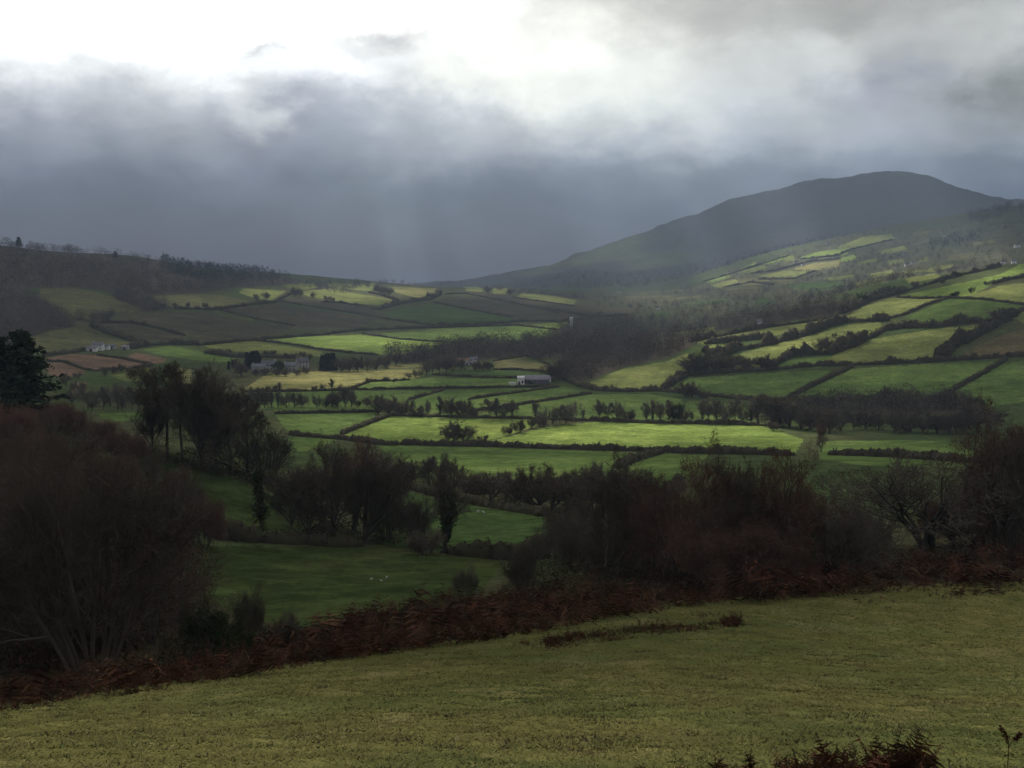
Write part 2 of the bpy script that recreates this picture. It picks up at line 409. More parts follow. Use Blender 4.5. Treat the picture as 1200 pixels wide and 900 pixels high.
MEADOW = [(-230,985),(-230,858),(-60,837),(0,828),(150,808),(270,790),(400,768),(500,755),(600,740),(700,722),(800,705),(900,697),(1000,690),(1100,684),(1200,678),(1320,672),(1450,666),(1450,985)]

WOODS = [
 ([(815,338),(850,318),(890,303),(940,290),(1000,272),(1055,268),(1055,300),(1040,325),(985,345),(900,358),(840,360),(790,362),(760,352)], 420, 9, 'GB', 60, dict(ymin=1700, clear=1)),
 ([(700,345),(800,338),(840,345),(880,352),(830,368),(760,376),(700,372)], 120, 10, 'GB', 61, dict(ymin=1500, clear=1)),
 ([(445,418),(500,413),(560,404),(620,399),(690,391),(735,384),(765,392),(740,412),(700,418),(650,420),(600,419),(520,424),(480,428)], 330, 15, 'GB', 1, dict()),
 ([(648,443),(660,425),(690,412),(760,394),(800,383),(832,392),(815,404),(780,420),(730,430),(695,444),(672,450)], 210, 12, 'RB', 2, dict()),
 ([(655,384),(690,374),(740,372),(752,384),(700,392),(660,394)], 90, 15, 'PALE', 3, dict()),
 ([(740,378),(790,368),(850,352),(900,346),(955,347),(1000,352),(990,366),(975,372),(940,374),(900,380),(850,386),(800,390),(760,390)], 250, 12, 'RB + GB', 4, dict(clear=1)),
 ([(-60,290),(0,285),(60,285),(120,294),(150,302),(200,305),(300,318),(355,330),(330,334),(280,337),(240,343),(205,345),(170,346),(130,342),(85,337),(40,338),(0,345),(-60,340)], 700, 15, 'GB + RB', 5, dict(ymin=900)),
 ([(190,304),(240,308),(300,316),(345,326),(300,331),(245,330),(215,326),(190,318)], 260, 17, 'CON', 6, dict(con=0.8, ymin=900)),
 ([(-60,345),(0,342),(42,346),(75,368),(88,384),(60,388),(20,402),(-60,412)], 330, 12, 'MAUVE', 7, dict(ymin=600)),
 ([(82,374),(118,380),(140,366),(170,366),(205,362),(190,352),(160,345),(128,342),(140,356),(170,364)], 130, 11, 'GB', 8, dict(ymin=600)),
 ([(400,345),(330,333),(350,331),(450,332),(560,335),(600,338),(640,343),(700,349),(690,351),(610,344),(560,338),(450,333)], 170, 12, 'GB', 9, dict(ymin=1500)),
 ([(700,352),(760,345),(830,332),(870,322),(905,330),(900,345),(840,352),(800,362),(750,372),(700,366)], 130, 11, 'GB', 10, dict(clear=1, ymin=1300)),
 ([(905,330),(960,322),(1000,326),(1060,318),(1110,312),(1160,302),(1215,290),(1215,304),(1160,314),(1100,326),(1040,342),(985,352),(930,344)], 230, 10, 'GB + RB', 11, dict(clear=1, ymin=1500)),
 ([(1000,300),(1030,290),(1060,278),(1120,262),(1180,246),(1215,240),(1215,290),(1160,300),(1100,308),(1060,316),(1000,322),(960,322),(985,310)], 300, 11, 'GB + RB', 12, dict(clear=1, con=0.05, ymin=1700)),
 ([(1088,286),(1120,276),(1150,272),(1150,284),(1110,294),(1088,294)], 60, 17, 'CON', 13, dict(con=0.9, ymin=1700)),
 ([(1130,254),(1160,246),(1190,236),(1220,232),(1220,246),(1180,252),(1140,260)], 90, 20, 'DK', 14, dict(ymin=1700)),
 ([(830,328),(860,316),(900,305),(940,298),(960,306),(930,312),(890,318),(850,328)], 70, 8, 'GB', 15, dict(ymin=1700)),
 ([(605,336),(650,322),(690,317),(740,322),(800,312),(850,304),(900,292),(960,278),(1000,270),(960,286),(900,300),(850,314),(800,328),(740,338),(680,340)], 420, 15, 'MTN', 16, dict(ymin=4000)),
 ([(930,479),(1000,474),(1060,466),(1110,472),(1150,478),(1150,486),(1050,486),(980,494),(940,500)], 70, 11, 'GB', 17, dict(ymin=400)),
]

def on_ground(pts, step=9.0, close=False, ymin=8.0):
    out = []
    pts = list(pts) + ([pts[0]] if close else [])
    for (x0, y0), (x1, y1) in zip(pts[:-1], pts[1:]):
        n = max(1, int(math.hypot(x1 - x0, y1 - y0) / step))
        for k in range(n):
            t = k / n; out.append(hit(x0 + (x1 - x0) * t, y0 + (y1 - y0) * t, ymin))
    if not close: out.append(hit(*pts[-1], ymin))
    return np.array(out)

def inside(X, Y, P):
    r = np.zeros(X.shape, bool); n = len(P)
    lo = P.min(0); hi = P.max(0)
    bb = (X >= lo[0]) & (X <= hi[0]) & (Y >= lo[1]) & (Y <= hi[1])
    x = X[bb]; y = Y[bb]; q = np.zeros(x.shape, bool)
    j = n - 1
    for i in range(n):
        xi, yi = P[i, 0], P[i, 1]; xj, yj = P[j, 0], P[j, 1]
        c = ((yi > y) != (yj > y))
        with np.errstate(divide='ignore', invalid='ignore'):
            c &= x < (xj - xi) * (y - yi) / (yj - yi + 1e-12) + xi
        q ^= c; j = i
    r[bb] = q
    return r

fx = (Xg[:-1, :-1] + Xg[1:, 1:]) / 2; fy = (Yg[:-1, :-1] + Yg[1:, 1:]) / 2
fid = np.full(fx.shape, -1)
for k, (c, poly) in enumerate(FIELDS):
    fid[inside(fx, fy, on_ground(poly, close=True)[:, :2])] = k
MEADOW_W = on_ground(MEADOW, close=True, ymin=3.0)[:, :2]
mead = inside(fx, fy, MEADOW_W) | (fy < 12.5)
fid[mead] = 1000

def field_at(X, Y):
    i = np.clip(np.searchsorted(Yr, Y) - 1, 0, fid.shape[0] - 1); j = np.clip(np.searchsorted(Uc, X / Y) - 1, 0, fid.shape[1] - 1)
    return fid[i, j]
# rough ground between the fields
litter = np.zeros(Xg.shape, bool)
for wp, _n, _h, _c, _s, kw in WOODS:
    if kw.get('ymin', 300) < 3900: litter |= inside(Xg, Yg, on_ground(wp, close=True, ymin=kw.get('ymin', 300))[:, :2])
base = np.empty(Xg.shape + (3,))
nz = fbm(Xg / (60 + Yg * 0.05), Yg / (60 + Yg * 0.05), 4)[..., None]
rough = np.array((0.060, 0.060, 0.030)); brown = np.array((0.042, 0.036, 0.020)); moor = np.array((0.040, 0.036, 0.034)); grn = np.array((0.048, 0.066, 0.024))
base[:] = rough + (grn - rough) * np.clip(0.5 + 1.6 * nz, 0, 1)
hillw = np.clip((Yg - 4300) / 700, 0, 1)[..., None]
base = base * (1 - hillw) + hillw * (moor + (np.array(MG) * 0.7 - moor) * np.clip(1.1 * nz, 0, 1))
pas = np.zeros(Xg.shape)
for wp in MOUNTAIN_PASTURE: pas[inside(Xg, Yg, on_ground(wp, close=True, ymin=3900)[:, :2])] = 1
pas = (blur(blur(pas, 2, 0), 3, 1) * np.clip(0.9 + 1.2 * fbm(Xg / 180, Yg / 180, 3), 0.2, 1.5))[..., None]
base = base * (1 - np.clip(pas, 0, 1)) + np.clip(pas, 0, 1) * np.array(MG)
nearw = np.clip((150 - Yg) / 60, 0, 1)[..., None]
base = base * (1 - nearw) + nearw * (brown * 0.9)
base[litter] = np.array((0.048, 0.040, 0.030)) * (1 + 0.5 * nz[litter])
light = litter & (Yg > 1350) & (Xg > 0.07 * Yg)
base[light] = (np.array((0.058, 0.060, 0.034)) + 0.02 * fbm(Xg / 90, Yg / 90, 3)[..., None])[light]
nv = Zg.size
idx = np.arange(nv).reshape(Zg.shape)
quads = np.stack((idx[:-1, :-1], idx[:-1, 1:], idx[1:, 1:], idx[1:, :-1]), -1)
PV = np.stack((Xg, Yg, Zg), -1).reshape(-1, 3)
BV = base.reshape(-1, 3)
def ground_piece(name, mask, color=None, mat=M_GROUND):
    q = quads[mask]
    if len(q) == 0: return None
    used, inv = np.unique(q.ravel(), return_inverse=True)
    c = BV[used] if color is None else color(PV[used])
    me = mesh_of(name, PV[used], [inv.reshape(-1, 4)], c, True, [mat])
    return tag(obj(name, me), kind='structure')
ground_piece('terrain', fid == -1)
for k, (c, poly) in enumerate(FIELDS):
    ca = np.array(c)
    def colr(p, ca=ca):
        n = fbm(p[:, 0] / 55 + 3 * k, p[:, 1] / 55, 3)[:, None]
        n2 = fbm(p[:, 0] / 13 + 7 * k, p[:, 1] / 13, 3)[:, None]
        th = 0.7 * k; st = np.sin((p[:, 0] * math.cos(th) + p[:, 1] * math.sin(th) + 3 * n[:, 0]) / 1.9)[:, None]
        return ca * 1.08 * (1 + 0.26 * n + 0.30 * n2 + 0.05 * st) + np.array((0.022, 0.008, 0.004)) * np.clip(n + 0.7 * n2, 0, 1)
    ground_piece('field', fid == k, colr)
def meadow_col(p):
    n = fbm(p[:, 0] / 5.0, p[:, 1] / 5.0, 4)[:, None]; n2 = fbm(p[:, 0] / 1.1 + 9, p[:, 1] / 1.6, 3)[:, None]
    a = np.array((0.080, 0.077, 0.026)); g = np.array((0.060, 0.072, 0.023)); s = np.array((0.092, 0.080, 0.034))
    c = a + (g - a) * np.clip(1.5 * n + 0.1, 0, 1) + (s - a) * np.clip(1.6 * n2, 0, 1)
    return c * (1 + 0.3 * n2)
ground_piece('meadow', fid == 1000, meadow_col, M_MEADOW)
# the same slope carries on uphill behind the photographer
gx, gy = np.meshgrid(np.linspace(-60, 60, 41), np.linspace(-70, 0.95, 31))
gz = np.where(gy > 0, -1.9, -1.9 - 0.28 * gy); gz = gz + 0.1 * fbm(gx / 3, gy / 3)
gi = np.arange(gx.size).reshape(gx.shape)
p = np.stack((gx, gy, gz), -1).reshape(-1, 3)
tag(obj('meadow', mesh_of('meadow', p, [np.stack((gi[:-1, :-1], gi[:-1, 1:], gi[1:, 1:], gi[1:, :-1]), -1).reshape(-1, 4)], meadow_col(p), True, [M_MEADOW])), kind='structure')


# ------------------------------------------------------------------ trees: one of each kind, grown branch by branch, one unit tall
def grow(seed, stems=1, fan=0.0, L0=0.4, R0=0.024, lv=(), wob=0.08, trop=0.06, minr=0.0022, spray=0.03, nspray=2, sides=(6, 4, 3), lean=(0, 0), split=2, ivy=0, squash=1.0, base=0.0, ivyr=0.03, ivyz=1.0):
    rng = np.random.default_rng(seed)
    a = rng.uniform(0, 2 * math.pi, stems); tl = fan * np.sqrt(rng.uniform(0.05, 1, stems)) if stems > 1 else np.zeros(1)
    d = np.stack((np.sin(tl) * np.cos(a) + lean[0], np.sin(tl) * np.sin(a) + lean[1], np.cos(tl)), -1)
    b = np.stack((np.cos(a), np.sin(a), 0 * a), -1) * base * (tl / (fan + 1e-6))[:, None] if stems > 1 else np.zeros((1, 3))
    L = L0 * rng.uniform(0.8, 1.15, stems); R = R0 * rng.uniform(0.7, 1.1, stems)
    P, Rr = branches(b, d, L, R, 5, wob, trop, rng, 0.5)
    paths = [(P, Rr)]; trunkpath = [P.reshape(-1, 3)]
    for (m, t0, t1, ang, ratio, K, tp, wb, rr) in lv:
        b, d, L, R = spawn(P, Rr, L, m, t0, t1, ang, ratio, rng, rr)
        P, Rr = branches(b, d, L, np.maximum(R, minr), K, wb, tp, rng, 0.45)
        Rr = np.maximum(Rr, minr * 0.6); paths.append((P, Rr))
    tips = paths[-1][0].reshape(-1, 3)
    zmax = np.percentile(np.concatenate([p[0].reshape(-1, 3)[:, 2] for p in paths]), 99.7)
    sc = 1.0 / zmax
    tk, cr, iv = Bag(), Bag(), Bag()
    for i, (p, r) in enumerate(paths):
        p = p * sc; p = p * np.array((squash, squash, 1))
        p[..., 2] = np.maximum(p[..., 2], -0.01)
        if i == 0: p[:, 0, 2] -= 0.04
        V, Q = tubes(p, r * sc, sides[min(i, len(sides) - 1)])
        (tk if i < split else cr).add(V, quads=Q)
    if nspray:
        pts = np.repeat(tips * sc * np.array((squash, squash, 1)), nspray, 0)
        pts = pts + rng.normal(size=pts.shape) * spray * 0.6; pts[:, 2] = np.maximum(pts[:, 2], 0.0)
        V, T = sprays(pts, spray, rng, elong=8.0, up=0.3); cr.add(V, tris=T)
    out = {'trunk': tk, 'crown': cr}
    if ivy:
        pp = np.concatenate([p.reshape(-1, 3) for p, r in paths[:2]]) * sc * np.array((squash, squash, 1)); pp = pp[pp[:, 2] < ivyz]
        k = rng.integers(0, len(pp), ivy); q = pp[k] + rng.normal(size=(ivy, 3)) * np.array((ivyr, ivyr, 0.05)); q[:, 2] = np.maximum(q[:, 2], 0.0)
        V, T = sprays(q, 0.036, rng, elong=1.3); iv.add(V, tris=T); out['ivy'] = iv
    return out

def conifer(seed, levels=26, spread=0.2, sizes=0.05, ragged=0.3, lowest=0.12, n=9):
    rng = np.random.default_rng(seed); tk, cr = Bag(), Bag()
    P, R = branches(np.array([[0, 0, -0.03]]), np.array([[0, 0, 1.0]]), np.array([1.02]), np.array([0.02]), 8, 0.02, 0.1, rng, 0.15)
    V, Q = tubes(P, R, 6); tk.add(V, quads=Q)
    z = np.repeat(np.linspace(lowest, 0.97, levels), n); z = z + rng.normal(size=len(z)) * 0.012
    a = rng.uniform(0, 6.28, len(z)); prof = spread * np.clip((1.02 - z) / (1 - lowest), 0.03, 1) ** 0.75
    L = prof * rng.uniform(1 - ragged, 1 + ragged * 0.6, len(z))
    d = np.stack((np.cos(a), np.sin(a), np.full(len(z), 0.15) - 0.35 * (1 - z)), -1)
    b = np.stack((0 * z, 0 * z, z), -1)
    P, R = branches(b, d, L, np.full(len(z), 0.005), 4, 0.12, 0.04, rng, 0.4); V, Q = tubes(P, R, 3); cr.add(V, quads=Q)
    t = rng.uniform(0.2, 1.05, (len(z), 34))[..., None]
    q = P[:, :1] + (P[:, -1:] - P[:, :1]) * t; q = q + rng.normal(size=q.shape) * np.array((0.02, 0.02, 0.014))
    V, T = sprays(q.reshape(-1, 3), sizes, rng, flat=0.4, elong=1.9); cr.add(V, tris=T)
    return {'trunk': tk, 'crown': cr}

MID = [(12, 0.05, 1.0, 0.95, 1.9, 4, 0.12, 0.18, 0.6), (9, 0.2, 1.0, 0.75, 0.5, 3, 0.03, 0.24, 0.55), (7, 0.2, 1.0, 0.65, 0.5, 2, 0.0, 0.28, 0.5)]
MIDTALL = [(13, 0.06, 1.0, 0.62, 0.6, 4, 0.12, 0.14, 0.6), (8, 0.2, 1.0, 0.65, 0.5, 3, 0.06, 0.22, 0.55), (7, 0.2, 1.0, 0.6, 0.5, 2, 0.03, 0.25, 0.5)]
BIG = [(11, 0.10, 1.0, 0.9, 1.3, 6, 0.07, 0.16, 0.55), (8, 0.2, 1.0, 0.62, 0.6, 5, 0.05, 0.2, 0.55), (9, 0.15, 1.0, 0.6, 0.5, 3, 0.04, 0.22, 0.5), (8, 0.1, 1.0, 0.55, 0.5, 2, 0.05, 0.25, 0.5), (2, 0.3, 0.9, 0.5, 0.6, 1, 0.05, 0.2, 0.6)]
BUSHY = [(8, 0.12, 1.0, 0.65, 0.75, 5, 0.05, 0.2, 0.55), (8, 0.15, 1.0, 0.65, 0.6, 4, 0.03, 0.24, 0.55), (7, 0.1, 1.0, 0.6, 0.55, 3, 0.03, 0.26, 0.5), (3, 0.1, 1.0, 0.5, 0.5, 1, 0.03, 0.2, 0.6)]
OPEN = [(6, 0.35, 1.0, 0.75, 0.85, 7, 0.05, 0.26, 0.62), (6, 0.3, 1.0, 0.75, 0.6, 6, 0.06, 0.3, 0.6), (5, 0.25, 1.0, 0.7, 0.5, 4, 0.06, 0.3, 0.55), (3, 0.2, 1.0, 0.6, 0.5, 2, 0.06, 0.3, 0.5)]
ARCH = {}
def arch(name, tm, cm, parts):
    ms = []
    for pn, bag in parts.items():
        if bag.n: ms.append((pn, bag.build(pn, [{'trunk': tm, 'crown': cm, 'ivy': M_IVY}[pn]])))
    q = np.concatenate(parts['crown'].v); ARCH.setdefault(name, []).append((ms, 2 * np.percentile(np.hypot(q[:, 0], q[:, 1]), 95)))
for k in range(3):
    arch('b', BARK, T_GREY, grow(20 + k, L0=0.22, lv=MID, spray=0.05, nspray=4, minr=0.003))
    arch('n', BARK, T_BROWN, grow(30 + k, L0=0.17, lv=MID, spray=0.055, nspray=4, minr=0.003))
    arch('t', BARK, T_GREY, grow(40 + k, L0=0.5, lv=MIDTALL, spray=0.05, nspray=4, minr=0.003, R0=0.018))
    arch('i', BARK, T_GREY, grow(50 + k, L0=0.55, lv=MIDTALL, spray=0.05, nspray=3, minr=0.003, R0=0.02, ivy=900, ivyr=0.035, ivyz=0.72))
    arch('s', BARK, T_BROWN, grow(60 + k, stems=9, fan=0.9, L0=0.5, R0=0.014, lv=[(6, 0.15, 1, 0.5, 0.6, 3, 0.1, 0.2, 0.5), (7, 0.1, 1, 0.5, 0.5, 2, 0.08, 0.2, 0.5)], spray=0.12, nspray=6, minr=0.004, split=1, base=0.15))
    arch('e', BARK, M_IVY, grow(66 + k, stems=9, fan=0.8, L0=0.5, R0=0.014, lv=[(6, 0.15, 1, 0.5, 0.6, 3, 0.1, 0.2, 0.5), (7, 0.1, 1, 0.5, 0.5, 2, 0.08, 0.2, 0.5)], spray=0.085, nspray=8, minr=0.004, split=1, base=0.15))
    arch('c', BARK, M_NEEDLE, conifer(70 + k))
arch('y', BARK, M_NEEDLE, conifer(77, levels=30, spread=0.13, lowest=0.03))
arch('p', BARK, M_NEEDLE, conifer(78, levels=15, spread=0.42, sizes=0.06, ragged=0.75, lowest=0.05, n=9))
for k in range(2):
    arch('B', BARK, T_DARK, grow(80 + k, L0=0.34, R0=0.026, lv=BIG, nspray=0, minr=0.0011))
    arch('R', BARK, T_RED, grow(84 + k, stems=3, fan=0.4, L0=0.42, R0=0.02, lv=BUSHY, nspray=1, spray=0.03, minr=0.0012, base=0.03))
    arch('M', T_DARK, T_DARK, grow(88 + k, stems=12, fan=0.75, L0=0.55, R0=0.014, lv=BUSHY, nspray=0, minr=0.0012, base=0.10))
arch('W', BARK, T_RED, grow(92, stems=14, fan=0.8, L0=0.55, R0=0.012, lv=BUSHY, nspray=1, spray=0.04, minr=0.0012, base=0.14))
arch('T', BARK, T_DARK, grow(94, L0=0.62, R0=0.020, lv=[(12, 0.45, 1.0, 0.95, 0.52, 6, 0.06, 0.2, 0.5)] + BIG[1:4], nspray=1, spray=0.022, minr=0.0013))
arch('T', BARK, T_DARK, grow(95, L0=0.66, R0=0.019, lv=[(12, 0.5, 1.0, 0.9, 0.5, 6, 0.06, 0.2, 0.5)] + BIG[1:4], nspray=1, spray=0.022, minr=0.0013))
arch('I', BARK, T_DARK, grow(96, L0=0.75, R0=0.03, lv=[(9, 0.2, 1.0, 0.55, 0.3, 4, 0.1, 0.15, 0.5), (7, 0.2, 1, 0.6, 0.5, 3, 0.05, 0.2, 0.5), (6, 0.2, 1, 0.6, 0.5, 2, 0.05, 0.2, 0.5)], nspray=1, spray=0.02, minr=0.002, ivy=2600, ivyr=0.055, ivyz=0.85))
arch('V', BARK, T_DARK, grow(97, L0=0.40, R0=0.03, lv=[(9, 0.35, 1.0, 0.42, 0.95, 6, 0.12, 0.1, 0.55)] + BIG[1:4], nspray=0, minr=0.0014, ivy=1500, ivyr=0.028, ivyz=0.62))
arch('O', BARK, T_DARK, grow(98, stems=6, fan=0.95, L0=0.55, R0=0.022, lv=OPEN, wob=0.16, nspray=0, minr=0.0024, base=0.05))
NAMES = {'b': 'bare_tree', 'n': 'bare_tree', 't': 'bare_tree', 'i': 'ivy_tree', 's': 'bush', 'e': 'evergreen_bush', 'c': 'conifer', 'y': 'conifer', 'p': 'pine_tree', 'B': 'bare_tree', 'R': 'bare_tree',
         'M': 'bare_tree', 'W': 'bush', 'T': 'bare_tree', 'I': 'ivy_tree', 'V': 'ivy_tree', 'O': 'bare_tree'}
CATS = {'bare_tree': 'tree', 'ivy_tree': 'tree', 'bush': 'bush', 'evergreen_bush': 'bush', 'conifer': 'tree', 'pine_tree': 'tree'}
NATW = dict(b=1.0, n=1.1, t=.7, i=.5, s=1.15, e=1.0, c=.5, y=.3, p=1.05, B=.85, R=.75, M=.95, W=1.25, T=.62, I=.4, V=.6, O=1.9)
_cnt = {}
def plant(kind, px, py, hpx, label=None, group=None, w=1.0, Y=None, sink=0.0, var=None, ymin=8.0):
    """a tree whose foot is seen at px,py (or stands at distance Y) and whose top is hpx higher in the photograph"""
    if Y is None: x, y, z = hit(px, py, ymin)
    else:
        u, _ = pix(px, 450); y = Y; x = float(u) * Y; z = float(ground(x, y))
    h = hpx * y / F
    if hpx < 60: h *= random.uniform(0.82, 1.14); w *= random.uniform(0.85, 1.2)
    k = _cnt.get(kind, 0); _cnt[kind] = k + 1
    ms, aw = ARCH[kind][(k if var is None else var) % len(ARCH[kind])]
    o = bpy.data.objects.new(NAMES[kind], None); COL.objects.link(o)
    o.empty_display_size = 0.1
    o.location = (x, y, z - sink * h); o.rotation_euler = (0, 0, random.uniform(0, 6.28)); o.scale = (h * w * NATW[kind] / aw, h * w * NATW[kind] / aw, h)
    for pn, me in ms:
        c = bpy.data.objects.new(pn, me); COL.objects.link(c); c.parent = o
    tag(o, label, CATS[NAMES[kind]], group)
    return o

ORD = ['first', 'second', 'third', 'fourth', 'fifth', 'sixth', 'seventh', 'eighth', 'ninth', 'tenth', 'eleventh', 'twelfth', 'thirteenth', 'fourteenth', 'fifteenth', 'sixteenth', 'seventeenth', 'eighteenth', 'nineteenth', 'twentieth',
       'twenty-first', 'twenty-second', 'twenty-third', 'twenty-fourth', 'twenty-fifth', 'twenty-sixth', 'twenty-seventh', 'twenty-eighth', 'twenty-ninth', 'thirtieth']
LOOK = {'b': 'bare grey tree', 'n': 'bare brown tree', 't': 'tall bare tree', 'i': 'ivy-clad tree', 's': 'brown bush', 'e': 'dark evergreen bush', 'c': 'dark conifer', 'y': 'narrow dark conifer',
        'B': 'dark bare tree', 'R': 'reddish bare tree', 'M': 'many-stemmed bare tree', 'W': 'reddish scrub bush', 'T': 'tall bare tree', 'I': 'ivy-clad trunk', 'V': 'ivy-stemmed bare tree', 'O': 'open-branched bare tree'}
def row(place, group, items, wm=1.0):
    items = sorted(items, key=lambda q: q[1])
    for k, it in enumerate(items):
        kind, px, py, h = it[:4]; w = (it[4] if len(it) > 4 else 1.0) * wm
        lab = f'{LOOK[kind]}, {ORD[k]} from the left {place}' if len(items) > 1 else f'{LOOK[kind]} {place}'
        plant(kind, px, py, h, lab, group, w)

row('in the row behind the brightest field', 'trees behind the brightest field', [
 ('i',683,492,14),('t',703,493,29,1.1),('t',713,493,26),('b',722,494,26),('s',736,494,14),('i',757,494,25,1.2),('i',765,495,27,1.2),('i',774,495,29,1.1),('t',783,495,30),('e',791,495,21),('s',799,495,17),('i',811,495,15),
 ('i',823,495,27,1.1),('t',830,495,24),('i',840,496,28,1.1),('b',852,496,25),('t',861,496,30,.9),('b',870,497,25),('i',880,497,20),('t',889,497,34)])
row('in the clump at the bright field corner', 'trees at the bright field corner', [('n',903,498,30,1.2),('n',914,499,34,1.2),('n',926,501,32,1.2),('n',938,503,28,1.2),('s',906,505,10,1.4)])
row('along the hedge above the lone round tree', 'trees along the hedge above the lone tree', [
 ('n',443,485,26,1.3),('n',455,486,27,1.2),('n',464,487,20,1.2),('s',472,487,14),('b',482,487,20),('s',491,488,13,1.4),('t',502,488,18,.8),('i',516,489,27,.9),('n',529,489,24,1.2),('n',538,489,26,1.2),('n',547,489,22,1.1),('s',556,489,8,1.5),
 ('t',574,490,22,1.1),('t',582,490,22,1.1),('b',591,490,20,.9),('t',600,491,23,1.1),('i',628,492,22,1.1),('b',637,498,24,1.1),('b',647,498,25,1.1),('t',656,496,26,1.1),('b',663,496,22),('b',672,492,25)])
row('by the bright field edge below the tree line', 'bushes at the bright field edge', [('s',594,510,12,1.0),('s',608,507,15,1.1),('s',622,502,14,.9),('s',634,501,12)])
plant('n', 533, 521, 25, 'bare round tree on the hedge bank, slightly nearer the yellow field of a touching pair', 'lone round pair of trees', 1.25)
plant('n', 544, 521, 24, 'bare round tree on the hedge bank, nearer the brightest field of a touching pair', 'lone round pair of trees', 1.25)
plant('s', 562, 516, 4.5, 'small dark bush beside the lone round trees', 'low bushes in the field', 1.1)
plant('s', 569, 515, 5.5, 'slightly bigger dark bush, second from the lone round trees', 'low bushes in the field', 1.2)
row('in the line below the yellow field', 'trees in the line below the yellow field', [
 ('b',283,478,18),('b',292,478,20),('n',302,478,22),('t',310,478,19),('i',318,478,21),('i',326,478,24,1.1),('b',336,478,18),('b',345,478,19,1.1),('b',354,477,19,1.1),('b',371,478,19),('e',381,477,8,1.3),('n',389,477,18),('n',396,477,17,1.1),('i',405,477,25,1.2),('b',412,477,22,1.1),('e',419,477,7),('b',430,477,12)])
row('on the hedge below the yellow field', 'small trees on the hedge of the yellow field', [
 ('n',314,459,8),('n',322,459,8),('i',328,459,10),('n',369,459,8),('b',378,458,8),('i',389,458,13),('b',397,458,6),('n',431,449,7),('e',453,447,6,1.5),('e',461,448,3,2),('b',479,444,9),('b',487,443,10),('b',494,442,10,1.1)])
row('round the grey roofed hamlet', 'trees round the hamlet', [
 ('n',248,414,7,1.3),('n',258,415,8,1.3),('n',268,416,7,1.3),('y',268,433,10),('e',273,432,12),('n',283,441,18,1.1),('y',290,432,18),('c',296,431,19,1.3),('c',301,431,19,1.2),('n',312,417,7),('n',320,418,7,1.2),('e',327,435,12,1.1),('n',336,420,8,1.2),('n',345,420,8,1.2),('n',354,420,8),('n',363,421,8),
 ('y',378,434,20,1.4),('y',384,434,22,1.4),('y',390,434,21,1.3),('n',400,435,18,1.3),('n',410,435,18,1.3),('n',419,435,16,1.2),('y',424,431,14),('t',430,435,18,1.1),('n',441,433,14,1.2),('n',452,431,14,1.2)])
row('in front of the hamlet houses', 'small trees in front of the hamlet', [('n',300,441,9,1.2),('n',312,440,10,1.2),('n',324,441,10,1.2),('n',334,441,8,1.2),('n',347,440,9,1.2),('n',358,438,9,1.2)])
row('east of the hamlet by the valley wood', 'trees beside the valley wood', [
 ('n',464,428,14,1.2),('n',474,426,13,1.2),('n',484,424,13,1.2),('b',500,440,20,1.1),('b',507,438,24,1.1),('b',515,437,25,1.1),('b',523,436,25,1.1),('b',530,436,22,1.1),('n',540,434,18,1.1),('n',556,434,12,1.3),('n',566,434,10,1.3),('n',574,434,10,1.3)])
row('behind the white farm shed', 'trees behind the farm shed', [('n',646,446,18,1.2),('n',653,444,22,1.2),('n',660,440,22,1.2),('n',667,438,22,1.2),('n',628,421,8,1.4),('n',636,419,8,1.3)])
row('in the pale trees left of the valley floor', 'pale trees on the valley floor', [
 ('b',78,452,14),('b',88,460,16),('b',84,474,22,1.1),('t',97,470,22,1.1),('b',103,480,26,1.1),('b',112,476,26,1.1),('t',121,479,28,1.1),('b',129,476,26,1.1),('t',138,480,28,1.1),('b',147,478,26,1.1),('t',155,481,26,1.1),('b',163,478,22,1.1),('n',124,440,8,1.2),('n',133,438,9,1.2),('n',143,436,9,1.3),('n',92,443,8,1.3),('i',108,482,18),('i',143,481,18)])
row('on the bank below the green hillside field', 'trees on the bank under the hillside', [('n',803,466,18,1.3),('n',811,466,15,1.3),('n',820,467,12,1.3),('n',826,468,8,1.3)])
row('on the ridge hedge of the right hillside', 'trees on the ridge hedge', [
 ('n',990,366,8,1.3),('n',998,362,10,1.3),('e',1008,357,13,1.1),('n',1018,352,10,1.3),('n',1028,350,11,1.2),('n',1036,348,12,1.2),('n',1045,346,10,1.2),('n',1054,344,9,1.2),('s',1072,337,7),('s',1104,332,7,1.1),('n',1084,335,5),('n',1116,327,6),('n',1126,324,5)])
row('on the crossing hedges of the right hillside', 'trees on the hillside hedges', [('e',1120,349,7,1.2),('s',1114,349,5,1.2),('e',1139,344,9,1.0),('s',1157,334,5,1.4),('s',1165,333,5,1.3),('n',1165,376,14,1.0),('n',1178,372,12,1.1),('n',1190,371,10),('n',963,414,20,.9),('e',978,396,6),('e',1180,419,7),('n',858,429,16),('n',968,412,16)])
row('in the thicket beside the hillside lane', 'bushes in the hillside thicket', [('n',806,438,18,1.3),('n',815,438,22,1.3),('n',824,438,24,1.3),('n',835,437,22,1.3),('n',846,436,18,1.3),('n',856,435,16,1.3),('n',868,434,16,1.3),('n',880,434,15,1.3),('n',892,433,16,1.2),('s',902,433,12,1.3)])
row('on the small left hill fields', 'trees on the left hillside', [('n',345,347,12,1.2),('n',353,347,8),('n',367,349,6),('n',383,353,6,1.3),('n',390,354,6,1.3),('n',443,343,10,1.2),('n',450,345,10,1.2),('n',457,346,8,1.2),('n',504,351,9,1.2),('n',515,346,8,1.2),('n',571,343,8,1.2),('n',598,346,7,1.2),('n',300,352,8,1.2),('n',312,351,8,1.2),('n',240,362,7),('n',220,361,7),('n',205,362,7),('n',192,361,7)])

